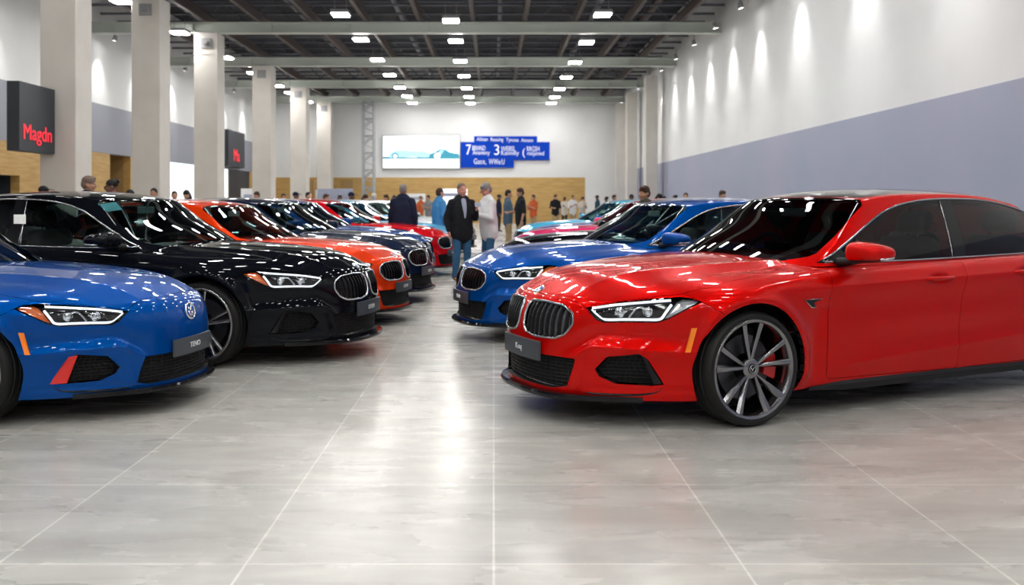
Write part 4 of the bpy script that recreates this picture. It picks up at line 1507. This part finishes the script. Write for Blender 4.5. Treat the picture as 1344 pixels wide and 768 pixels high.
def head_parts(bm, T):
    """skull, jaw, nose, ears, brow, lips; centred at the skull"""
    ball(bm, (0, .010, .025), .076, .096, .098, T)
    ball(bm, (0, -.020, -.030), .066, .078, .085, T)
    ball(bm, (0, -.052, -.082), .042, .038, .034, T)
    blob(bm, [(T @ Vector((0, -.093, .012)), .009), (T @ Vector((0, -.108, -.018)), .014), (T @ Vector((0, -.106, -.028)), .017)], 8)
    for s in (-1, 1):
        ball(bm, (s * .076, .012, -.012), .009, .020, .032, T)
        ball(bm, (s * .030, -.080, .026), .024, .012, .010, T)
        ball(bm, (s * .040, -.066, -.030), .024, .022, .022, T)
    ball(bm, (0, -.090, -.054), .024, .010, .007, T)
    ball(bm, (0, -.088, -.065), .021, .010, .007, T)

def make_person(name, skin, hair, top, legs, shoe, pose, voxel=.011, height=1.75, build=1.0, hairstyle='short', beard=False, collar=None, cap=None, glasses=False):
    """pose: dict(lean, head=(yaw, pitch), arms={side: (elbow, wrist, hand dir, palm normal, curl)}, stance)"""
    k = height / 1.75
    lean = pose.get('lean', 0.0)
    L = Matrix.Translation((0, 0, .93)) @ Matrix.Rotation(lean, 4, 'X') @ Matrix.Translation((0, 0, -.93))
    up = lambda p: L @ Vector(p)
    st = pose.get('stance', .10)
    bw = build
    yaw, pitch = pose.get('head', (0, 0))
    H = L @ Matrix.Translation((0, -.012, 1.638)) @ Matrix.Rotation(yaw, 4, 'Z') @ Matrix.Rotation(pitch, 4, 'X')
    fwd = pose.get('step', 0.0)
    bm = bmesh.new()
    head_parts(bm, H)
    blob(bm, [(up((0, .02, 1.42)), .062), (up((0, .012, 1.50)), .056), (H @ Vector((0, .015, -.07)), .052)], 12)
    # trunk under the clothes, arms, legs: one body
    blob(bm, [(up((0, .01, .95)), .15 * bw, .11 * bw), (up((0, .0, 1.15)), .14 * bw, .10 * bw), (up((0, .01, 1.33)), .165, .11), (up((0, .015, 1.42)), .12, .075)], 16)
    arms = pose['arms']
    for s in (-1, 1):
        el, wr, hd, pn, curl = arms[s]
        sh = up((s * .175, .01, 1.40)); el = up(el); wr = up(wr)
        blob(bm, [(sh, .050), (sh.lerp(el, .5), .046), (el, .040)], 10)
        blob(bm, [(el, .040), (el.lerp(wr, .35), .039), (wr, .026, .024)], 10)
        hand(bm, wr, hd, pn, curl, pose.get('thumb', {}).get(s, s))
        hp, kn, an = Vector((s * .09, .01, .92)), Vector((s * (.095 + .3 * (st - .1)), -.02 + s * fwd * .4, .50)), Vector((s * st, .02 + s * fwd, .09))
        blob(bm, [(hp, .082), (hp.lerp(kn, .5), .070), (kn, .054)], 12)
        blob(bm, [(kn, .052), (kn.lerp(an, .3), .054), (an, .036)], 12)
        blob(bm, [(an + Vector((0, .03, -.045)), .034, .03), (an + Vector((s * .01, -.06, -.055)), .036, .026), (an + Vector((s * .02, -.14, -.062)), .032, .02)], 10)
    body = fuse(name, bm, voxel * .75, skin, smooth=1)
    # hair
    bm = bmesh.new()
    if cap:
        ball(bm, (0, .012, .045), .086, .106, .088, H)
        blob(bm, [(H @ Vector((0, -.07, .07)), .07, .012), (H @ Vector((0, -.16, .055)), .055, .008)], 12)
        fuse('cap', bm, voxel * .7, cap, body)
    else:
        if hairstyle == 'short':
            ball(bm, (0, .020, .040), .081, .098, .092, H)
            ball(bm, (0, .045, -.015), .076, .068, .060, H)
        elif hairstyle == 'full':
            ball(bm, (0, .016, .052), .088, .104, .092, H)
            ball(bm, (0, .050, .0), .084, .074, .085, H)
            ball(bm, (.02, -.045, .098), .058, .045, .030, H)
        elif hairstyle == 'long':
            ball(bm, (0, .018, .045), .088, .104, .092, H)
            blob(bm, [(H @ Vector((0, .055, .02)), .085, .07), (H @ Vector((0, .075, -.08)), .082, .055), (H @ Vector((0, .085, -.19)), .070, .04)], 14)
        elif hairstyle == 'bun':
            ball(bm, (0, .020, .042), .083, .100, .090, H)
            ball(bm, (0, .110, .075), .042, .042, .042, H)
        fuse('hair', bm, voxel * .8, hair, body, noise=.002)
    if voxel < .01:
        bm = bmesh.new()
        for s in (-1, 1):
            ball(bm, (s * .031, -.0885, .010), .010, .007, .006, H)
        bm_obj('eyes', bm, EYE, body, smooth=True)
    if glasses:
        bm = bmesh.new()
        for s in (-1, 1):
            add_tube(bm, [H @ Vector((s * .032 + .022 * math.cos(a), -.108, .008 + .017 * math.sin(a))) for a in np.linspace(0, 2*PI, 15)[:-1]], .003, 6, closed=True)
            add_tube(bm, [H @ Vector((s * .054, -.106, .012)), H @ Vector((s * .082, .0, .008))], .003, 6)
        bm_obj('glasses', bm, EYE, body)
    # top
    bm = bmesh.new()
    g = pose.get('bulk', .018)
    blob(bm, [(up((0, .01, .86)), .172 * bw + g, .122 * bw + g), (up((0, .005, 1.0)), .162 * bw + g, .122 * bw + g), (up((0, .0, 1.18)), .165 * bw + g, .118 * bw + g), (up((0, .01, 1.33)), .185 + g, .118 + g), (up((0, .015, 1.42)), .135 + g, .082 + g)], 18)
    blob(bm, [(up((-.165, .012, 1.405)), .062 + g * .5), (up((0, .018, 1.44)), .066 + g * .3), (up((.165, .012, 1.405)), .062 + g * .5)], 12)
    for s in (-1, 1):
        el, wr, hd, pn, curl = arms[s]
        sh = up((s * .180, .01, 1.395)); el = up(el); wr = up(wr)
        cut = pose.get('sleeve', 1.0)
        blob(bm, [(sh, .060 + g), (sh.lerp(el, .5), .054 + g * .8), (el, .047 + g * .8)], 12)
        if cut > .5:
            blob(bm, [(el, .047 + g * .8), (el.lerp(wr, .4), .046 + g * .6), (el.lerp(wr, .93), .034 + g * .4)], 12)
    tp = fuse('jacket' if pose.get('jacket') else 'top', bm, voxel, top, body, noise=.003, seed=len(name))
    if collar:
        bm = bmesh.new()
        pts = [up((.085 * math.sin(a), .018 - .072 * math.cos(a) * -1, 1.475 + .018 * math.cos(a))) for a in np.linspace(.45, 2*PI - .45, 16)]
        pts = [up((.078 * math.sin(a), .018 - .075 * math.cos(a), 1.482 - .018 * math.cos(a))) for a in np.linspace(.5, 2*PI - .5, 16)]
        add_tube(bm, pts, .017, 8)
        bm_obj('collar', bm, collar, body, smooth=True)
        bm = bmesh.new()
        d0 = .118 * bw + g
        front = [(0, -d0 - .000, 1.14), (0, -d0 - .004, 1.22), (0, -.108 - g, 1.33), (0, -.062 - g, 1.45)]
        if pose.get('open'):
            blob(bm, [(up(Vector(front[0])), .014, .010), (up(Vector(front[1])), .026, .012), (up(Vector(front[2])), .042, .014), (up(Vector(front[3])), .046, .016)], 10)
            bm_obj('shirt_front', bm, pose['open'], body, smooth=True)
    # trousers
    bm = bmesh.new()
    blob(bm, [(Vector((0, .01, .985)), .158 * bw, .118 * bw), (Vector((0, .012, .90)), .168 * bw, .125 * bw), (Vector((0, .012, .84)), .150, .115)], 16)
    for s in (-1, 1):
        hp, kn, an = Vector((s * .088, .012, .90)), Vector((s * (.097 + .3 * (st - .1)), -.02 + s * fwd * .4, .50)), Vector((s * st, .02 + s * fwd, .08))
        blob(bm, [(hp, .094), (hp.lerp(kn, .5), .083), (kn, .070)], 14)
        blob(bm, [(kn, .069), (kn.lerp(an, .5), .066), (an, .060)], 14)
    fuse('trousers', bm, voxel, legs, body, noise=.003, seed=3)
    for s in (-1, 1):
        an = Vector((s * st, .02 + s * fwd, .08))
        bm = bmesh.new()
        blob(bm, [(an + Vector((0, .045, -.038)), .042, .036), (an + Vector((s * .01, -.05, -.042)), .046, .036), (an + Vector((s * .02, -.15, -.052)), .042, .026)], 12)
        so = fuse('shoe', bm, voxel, shoe, body)
    body.scale = (k, k, k)
    return body

DOWN = {s: ((s * .25, .03, 1.12), (s * .26, -.04, .88), (s * .02, -.15, -1), (-s, 0, 0), .35) for s in (-1, 1)}
def arms(**k):
    d = dict(DOWN)
    if 'l' in k: d[1] = k['l']
    if 'r' in k: d[-1] = k['r']
    return d
holdL = ((.24, -.06, 1.13), (.10, -.30, 1.22), (-.55, -.5, .45), (-.5, .1, .75), .8)
holdR = ((-.24, -.06, 1.13), (-.10, -.30, 1.22), (.55, -.5, .45), (.5, .1, .75), .8)

people = []
def place(o, px, Z, face, label, group=None, h=None):
    """stand a figure on the floor; face = the way it looks, 0 towards the camera side, +90 to the right"""
    o.location = ((px - 648) / 1160 * Z, Z, 0)
    o.rotation_euler = (0, 0, R(face))
    if h:
        o.scale = (h / 1.75,) * 3
    tag(o, label, 'person', group)
    people.append(o)
    return o

# the two men in the aisle
m1 = make_person('person', SKIN['ruddy'], HAIR['short'], CL['black'], CL['jeans'], SHOE,
                 dict(arms=arms(l=((.25, -.03, 1.14), (.16, -.30, 1.27), (.1, -.55, .8), (-.8, .2, .1), .7), r=((-.27, .05, 1.13), (-.26, -.03, .90), (.1, -.1, -1), (1, 0, 0), .5)),
                      head=(R(6), R(6)), stance=.13, jacket=True, bulk=.030, open=CL['lilac'], step=.03), voxel=.008, height=1.70, build=1.12, collar=CL['black'])
place(m1, 606, 15.6, 24, 'man in black jacket and blue jeans facing another man in the aisle')
m2 = make_person('person', SKIN['ruddy'], HAIR['grey'], CL['white'], CL['jeans'], SHOE_D,
                 dict(arms=arms(l=((.25, -.06, 1.12), (.07, -.32, 1.21), (-.35, -.75, .25), (-.4, .1, .8), .75), r=((-.25, -.06, 1.12), (-.07, -.32, 1.21), (.35, -.75, .25), (.4, .1, .8), .75)),
                      head=(R(-4), R(24)), stance=.11, bulk=.022, lean=R(3)), voxel=.008, height=1.71, build=1.15, hairstyle='full', glasses=True)
place(m2, 641, 16.1, -64, 'grey-haired man in white sweater looking down at a phone in the aisle')
# what they hold
def held(o, p, size, m, name, label, tilt=40):
    bm = bmesh.new(); add_box(bm, -size[0] / 2, size[0] / 2, -size[1] / 2, size[1] / 2, -size[2] / 2, size[2] / 2, .003)
    q = bm_obj(name, bm, m)
    bpy.context.view_layer.update()
    q.location = o.matrix_world @ Vector(p)
    q.rotation_euler = (R(tilt), 0, o.rotation_euler.z)
    tag(q, label, name.replace('_', ' '))
    bm = bmesh.new(); add_box(bm, -size[0] * .44, size[0] * .44, -size[1] / 2 - .0012, -size[1] / 2 + .0005, -size[2] * .45, size[2] * .45)
    bm_obj('face' if name != 'phone' else 'screen', bm, PHONE if name == 'phone' else CL['lilac'], q)
    return q
held(m2, (0, -.452, 1.285), (.080, .012, .16), PHONE, 'phone', 'black phone held by the man in the white sweater', -50)
held(m1, (.150, -.405, 1.375), (.11, .012, .08), CL['white'], 'paper_card', 'white card held up by the man in the black jacket', -20)

# figures farther back
a_man = make_person('person', SKIN['light'], HAIR['grey'], CL['navy'], CL['dark'], SHOE_D, dict(arms=arms(), bulk=.030, jacket=True, stance=.12, head=(R(10), R(2))), height=1.74, build=1.18)
place(a_man, 529, 18.2, 172, 'man in navy jacket seen from behind beside the crimson sedan')
b_man = make_person('person', SKIN['tan'], HAIR['black'], CL['slate'], CL['khaki'], SHOE_D, dict(arms=arms(l=holdL, r=holdR), head=(R(-5), R(12)), stance=.11, sleeve=.4), height=1.72)
c_man = make_person('person', SKIN['tan'], HAIR['brown'], CL['black'], CL['khaki'], SHOE_D, dict(arms=arms(r=((-.26, -.06, 1.13), (-.16, -.30, 1.10), (.3, -.9, .0), (.6, .3, .5), .5)), head=(R(5), R(6)), stance=.12, sleeve=.4, bulk=.022), height=1.75, build=1.05, hairstyle='full')
d_wom = make_person('person', SKIN['light'], HAIR['brown'], CL['cream'], CL['jeans'], SHOE_D, dict(arms=arms(l=holdL, r=holdR), head=(R(8), R(22)), stance=.08, lean=R(6)), height=1.66, hairstyle='long')
e_cap = make_person('person', SKIN['brown'], HAIR['black'], CL['teal'], CL['dark'], SHOE_D, dict(arms=arms(), head=(R(20), R(4)), stance=.10), height=1.74, cap=CL['navy'])
f_wom = make_person('person', SKIN['brown'], HAIR['black'], CL['pink'], CL['dark'], SHOE_D, dict(arms=arms(l=holdL), head=(R(-10), R(10)), stance=.09), height=1.66, build=1.1, hairstyle='bun', glasses=True)

place(b_man, 667, 25.0, 100, 'dark-haired man in slate shirt and khaki trousers beyond the two men')
place(c_man, 683, 24.2, -75, 'man in black polo and khaki trousers reaching towards his companion')
SW = lambda **k: k
def again(src, mp, px, Z, face, label, h=None, group=None):
    c = copy_tree(src)
    for o in tree(c):
        for sl in o.material_slots:
            for a, b in mp.items():
                if sl.material == a:
                    sl.link = 'OBJECT'; sl.material = b; break
    return place(c, px, Z, face, label, group, h)
T_, H_ = CL, HAIR
again(a_man, {T_['navy']: T_['blue'], H_['grey']: H_['brown']}, 577, 20.52, 120, 'brown-haired man in light blue shirt behind the left row', 1.70)
place(d_wom, 478, 27.6, 40, 'long-haired person in cream top bending down beyond the left row cars', h=1.62)
again(a_man, {T_['navy']: T_['lilac'], H_['grey']: H_['white']}, 491, 28.5, 140, 'white-haired person in lilac-grey top among the left row cars', 1.66)
again(c_man, {T_['black']: T_['rust'], T_['khaki']: T_['jeans']}, 507, 29.2, -50, 'person in rust-orange jacket beyond the left row cars', 1.62)
place(e_cap, 388, 28.4, 60, 'person in dark cap and teal top beside the fifth column', h=1.70)
again(a_man, {T_['navy']: T_['navy'], H_['grey']: H_['black']}, 405, 26.9, 60, 'stooping dark-haired person in navy behind the left row', 1.68)
again(c_man, {T_['black']: T_['navy'], H_['brown']: H_['short']}, 116, 14.35, 95, 'grey-cropped man in navy top behind the glossy black sedan', 1.78)
place(f_wom, 147, 15.3, -60, 'woman in pink top and glasses behind the glossy black sedan', h=1.76)
again(e_cap, {T_['teal']: T_['grey'], T_['navy']: H_['black']}, 57, 18.2, 90, 'person in grey top at the far left before the near column', 1.70)
again(b_man, {T_['slate']: T_['dark']}, 202, 19.8, 10, 'person in dark top before the second column', 1.68)
again(d_wom, {H_['brown']: H_['black'], T_['cream']: T_['dark']}, 167, 18.0, 160, 'dark-haired person standing behind the woman in pink', 1.62)
again(b_man, {T_['slate']: T_['black']}, 229, 23.3, 30, 'dark-haired person left of a pair before the glowing panel', 1.66)
again(d_wom, {H_['brown']: H_['black'], T_['cream']: T_['black']}, 248, 24.1, -30, 'long-haired person right of a pair before the glowing panel', 1.70)
again(c_man, {T_['black']: T_['grey']}, 337, 26.0, -20, 'brown-haired person in grey top before the fourth column', 1.68)
again(b_man, {T_['slate']: T_['rust']}, 372, 28.0, 20, 'dark-haired person in rust top between fourth and fifth columns', 1.64)
again(c_man, {T_['black']: T_['cream']}, 428, 29.2, 60, 'brown-haired person in cream top before the sixth column', 1.64)
again(e_cap, {T_['teal']: T_['black']}, 461, 27.0, 70, 'person in dark cap and black top left of the truss tower', 1.68)
again(f_wom, {T_['pink']: T_['slate']}, 446, 30.0, 0, 'person with hair bun and slate top near the truss tower', 1.62)
# right side, heads over the cars
again(c_man, {T_['black']: T_['green']}, 846, 14.05, -60, 'dark-haired person in olive top behind the right row black sedan', 1.62)
again(d_wom, {H_['brown']: H_['black'], T_['cream']: T_['green']}, 862, 24.6, 60, 'long-haired person in olive top by the right-hand columns', 1.60)
again(b_man, {T_['slate']: T_['white']}, 900, 27.0, 0, 'dark-haired person in white top by the lavender wall', 1.66)
again(c_man, {T_['black']: T_['white']}, 948, 24.0, 10, 'brown-haired person in white top by the lavender wall', 1.68)
again(f_wom, {T_['pink']: T_['white']}, 886, 28.5, -40, 'person with hair bun in white top by the lavender wall', 1.60)
again(b_man, {T_['slate']: T_['navy']}, 872, 33.0, 40, 'person in navy top beside the nearest right-hand column', 1.60)
again(e_cap, {T_['teal']: T_['pink']}, 829, 30.0, -30, 'person in dark cap and pink top beyond the right row', 1.64)
# the crowd at the far end
k = 0
for px, Z, src, mp, h, lab in ((700, 38, b_man, {T_['slate']: T_['rust']}, 1.70, 'person in rust top in the far crowd, just right of the two standing men'),
                         (729, 44, c_man, {}, 1.75, 'person in black top, leftmost of the far crowd above the cyan sedans'),
                         (741, 48, f_wom, {T_['pink']: T_['cream']}, 1.66, 'person in cream top with hair bun in the far crowd'),
                         (752, 46, b_man, {T_['slate']: T_['white']}, 1.74, 'dark-haired person in white top in the far crowd'),
                         (764, 50, d_wom, {}, 1.68, 'long-haired person in cream top in the far crowd'),
                         (784, 48, e_cap, {}, 1.76, 'person in cap and teal top before the pale wall end'),
                         (796, 45, f_wom, {T_['pink']: T_['slate']}, 1.66, 'person in slate top before the right corner columns'),
                         (806, 42, c_man, {T_['black']: T_['grey']}, 1.72, 'person in grey top before the right corner columns'),
                         (552, 44, c_man, {T_['black']: T_['rust']}, 1.68, 'person in rust top left of the two standing men'),
                         (562, 40, b_man, {T_['slate']: T_['grey']}, 1.70, 'person in grey top left of the two standing men'),
                         (655, 42, e_cap, {T_['teal']: T_['navy']}, 1.74, 'person in navy beyond the man in the white sweater'),
                         (517, 36, f_wom, {}, 1.66, 'woman in pink top far behind the man in navy jacket')):
    again(src, mp, px, Z, rng.uniform(-90, 90), lab, h)

# display boards and a counter at the far end
def board(px, Z, w, z0, z1, m, label):
    x = (px - 648) / 1160 * Z
    bm = bmesh.new(); add_box(bm, x - w / 2, x + w / 2, Z, Z + .06, z0, z1, .01)
    o = bm_obj('display_board', bm, m); tag(o, label, 'display board')
    for s in (-1, 1):
        bm = bmesh.new(); add_box(bm, x + s * (w / 2 - .06) - .03, x + s * (w / 2 - .06) + .03, Z + .06, Z + .12, 0.02, z1 - .1)
        add_box(bm, x + s * (w / 2 - .06) - .03, x + s * (w / 2 - .06) + .03, Z - .2, Z + .35, 0, .03)
        bm_obj('leg', bm, HM['steel'], o)
    bm = bmesh.new(); add_box(bm, x - w * .4, x + w * .4, Z - .008, Z + .005, z0 + (z1 - z0) * .55, z0 + (z1 - z0) * .75)
    bm_obj('board_strip', bm, HM['lav'], o)
    return o
board(596, 50, 1.5, 1.2, 2.15, HM['screenwhite'], 'white display board behind the man in the black jacket')
board(440, 40, 1.6, .9, 2.0, CL['lilac'], 'grey-blue display board before the sixth column')
board(424, 40.5, .7, .9, 1.95, HM['white'], 'small white display board left of the grey-blue one')
board(546, 52, 1.1, 1.1, 1.9, HM['white'], 'white display board far behind the man in navy jacket')
board(335, 46, 1.5, .9, 2.1, HM['white'], 'white board before the grey doorway on the left wall')
# ------------------------------------------------------------------ cars in their rows
def paint(name, c, flake=.0, rough=.28):
    return mat(name, c, rough, flake, 1.0, coat_rough=.015, spec=0.0, coat_ior=1.27)
PNT = dict(red=paint('red_paint', (.60, .003, .002), .42, .27), blue=paint('blue_paint', (.0, .062, .31), .4, .3), black=paint('black_paint', (.004, .005, .008)),
           orange=paint('orange_red_paint', (.72, .04, .004), .35), navy=paint('navy_paint', (.006, .012, .035), .2), dkblue=paint('deep_blue_paint', (.008, .05, .22), .2),
           crimson=paint('crimson_paint', (.50, .006, .012)), lblue=paint('pale_blue_paint', (.10, .38, .62), .2), white=paint('white_paint', (.72, .75, .78)),
           silver=paint('silver_paint', (.40, .44, .48), .4), pink=paint('pink_paint', (.62, .03, .13)), cyan=paint('cyan_paint', (.05, .42, .66), .1),
           mid=paint('mid_blue_paint', (.01, .07, .34), .2))
G_clear = glass_mat('green_tinted_glass', (.50, .64, .63), ior=1.4)
silver_rim = mat('silver_alloy', (.62, .62, .64), .25, 1.0)

hero = build_car(dict(front='kidney', wheel='vspoke', plate='Koq', dark=True))
base = build_car(dict(front='kidney', wheel='twin', plate='DTEM'))
plain = build_car(dict(front='plain', wheel='twin', plate='TENO', blade=True))

def put(root, X, Z, A, s, side, label, pc, roof=None, group='cars parked in the show rows', glass=None, rim=None, frame=None, end=None, slat=None):
    root.location = (X, Z, 0)
    root.rotation_euler = (0, 0, R(A) if side > 0 else PI - R(A))
    root.scale = (s, s, s)
    mp = {M['paint']: pc, M['roofpaint']: roof or pc}
    if glass: mp[M['glass']] = glass
    if rim: mp[M['rim']] = rim
    if frame: mp[M['frame']] = frame
    if slat: mp[M['slat']] = slat
    if end: mp[M['lampend']] = end
    recolor(root, mp)
    tag(root, label, 'car', group)
    return root

put(hero, 1.201, 6.248, 24.4, 1.022, 1, 'glossy red sedan with black roof, nearest car on the right', PNT['red'], M['gloss'], frame=M['darkchrome'])
LK = dict(glass=G_clear, rim=silver_rim, frame=M['satin'], end=M['amberdeep'], slat=M['gloss'])
cars = [
    (-2.21, 8.26, 14.5, 1.025, -1, 'glossy black sedan beside the front blue car in the left row', 'black', LK),
    (-2.06, 10.45, 15.1, .975, -1, 'bright orange-red sedan behind the glossy black sedan', 'orange', LK),
    (-1.97, 12.62, 15.0, 1.0, -1, 'dark navy sedan parked behind the orange-red sedan', 'navy', LK),
    (-2.10, 14.80, 14.5, 1.0, -1, 'deep blue sedan between the navy sedan and the red one near the standing men', 'dkblue', LK),
    (-1.86, 17.05, 14.0, 1.0, -1, 'crimson sedan in the left row beside the man in the dark jacket', 'crimson', LK),
    (-1.90, 19.35, 13.0, 1.0, -1, 'pale blue sedan in the left row beyond the crimson one', 'lblue', LK),
    (-1.75, 21.95, 12.0, 1.0, -1, 'white sedan in the left row beyond the pale blue sedan', 'white', LK),
    (-1.60, 24.3, 12.0, 1.0, -1, 'silver sedan at the far end of the left row', 'silver', LK),
    (.68, 9.36, 19.0, .985, 1, 'bright blue sedan directly behind the near red sedan', 'blue', dict(LK)),
    (1.06, 12.2, 12.0, 1.0, 1, 'black sedan behind the bright blue one in the right row', 'black', LK),
    (1.35, 15.3, 12.0, 1.0, 1, 'pink sedan in the right row behind the black sedan', 'pink', LK),
    (1.65, 17.7, 12.0, 1.0, 1, 'mid blue sedan in the right row behind the pink sedan', 'mid', LK),
    (1.55, 20.2, 12.0, 1.0, 1, 'light cyan sedan far along the right row', 'cyan', LK),
    (2.2, 22.6, 12.0, 1.0, 1, 'second light cyan sedan, last in the right row', 'cyan', LK)]
for i, (X, Z, A, s, side, lab, pc, kw) in enumerate(cars):
    c = base if i == len(cars) - 1 else copy_tree(base)
    put(c, X, Z, A, s, side, lab, PNT[pc], **kw)
put(plain, -3.09, 6.24, 10.4, .955, -1, 'bright blue car with round nose badge, front of the left row', PNT['blue'], **LK)

def no_mirror(root, side):
    """cars shown without the mirror on their far side"""
    for o in list(root.children):
        if o.name.startswith('door_mirror') and np.mean([v.co.y for v in o.data.vertices]) * side > 0:
            for q in tree(o)[::-1]:
                bpy.data.objects.remove(q)
by = {o['label']: o for o in SC.objects if o.get('category') == 'car'}
no_mirror(hero, 1); no_mirror(plain, -1)
for lab, o in by.items():
    if lab.startswith(('glossy black', 'bright orange')): no_mirror(o, -1)
    if lab.startswith('bright blue sedan directly'): no_mirror(o, 1)

# papers and a sticker inside the windows of the glossy black sedan
blk = [o for l_, o in by.items() if l_.startswith('glossy black')][0]
recolor(blk, {M['amber']: M['black']})
STK = dict(sky=mat('sticker_pale_blue', (.25, .62, .72), .5), white=mat('paper_white', (.80, .82, .80), .6), orange=mat('sticker_orange', (.85, .10, .02), .5))
def sticker(name, pts, m, n):
    n = Vector(n).normalized()
    bm = bmesh.new()
    a = [bm.verts.new(Vector(p) + n * .004) for p in pts]; b = [bm.verts.new(Vector(p) + n * .0025) for p in pts]
    bm.faces.new(a); bm.faces.new(b[::-1])
    for i in range(len(pts)):
        bm.faces.new((a[i], b[i], b[i - 1], a[i - 1]))
    o = bm_obj(name, bm, m, blk)
    o['label'] = name.replace('_', ' ')
sticker('pale_blue_window_paper', [(1.25, .54, 1.322), (1.19, .40, 1.340), (1.08, .46, 1.272), (1.14, .60, 1.252)], STK['sky'], (-.5, .3, .8))
sticker('white_window_paper', [(2.024, .688, 1.228), (1.893, .689, 1.228), (1.858, .728, 1.148), (1.987, .728, 1.147)], STK['white'], (0, .9, .42))

# ------------------------------------------------------------------ world, camera, view
w = bpy.data.worlds.new('hall_air'); SC.world = w; w.use_nodes = True
w.node_tree.nodes['Background'].inputs[0].default_value = (.5, .52, .56, 1)
w.node_tree.nodes['Background'].inputs[1].default_value = .3
cam = bpy.data.cameras.new('camera'); co = bpy.data.objects.new('camera', cam); COL.objects.link(co); SC.camera = co
co.location = (0, 0, 1.37); co.rotation_euler = (R(90), 0, 0)
cam.sensor_width = 36.0
cam.lens = 1160 / 1344 * 36
cam.shift_x = (672 - 648) / 1344; cam.shift_y = -(384 - 266) / 1344
cam.clip_end = 200
cam.dof.use_dof = True; cam.dof.focus_distance = 6.2; cam.dof.aperture_fstop = 2.2
SC.view_settings.view_transform = 'Standard'; SC.view_settings.look = 'None'
SC.view_settings.exposure = 0.88; SC.view_settings.gamma = 1.0; SC.view_settings.use_curve_mapping = False
SC.cycles.use_denoising = True
SC.cycles.max_bounces = 8; SC.cycles.transparent_max_bounces = 16
SC.cycles.caustics_reflective = False; SC.cycles.caustics_refractive = False
SC.cycles.sample_clamp_indirect = 6.0
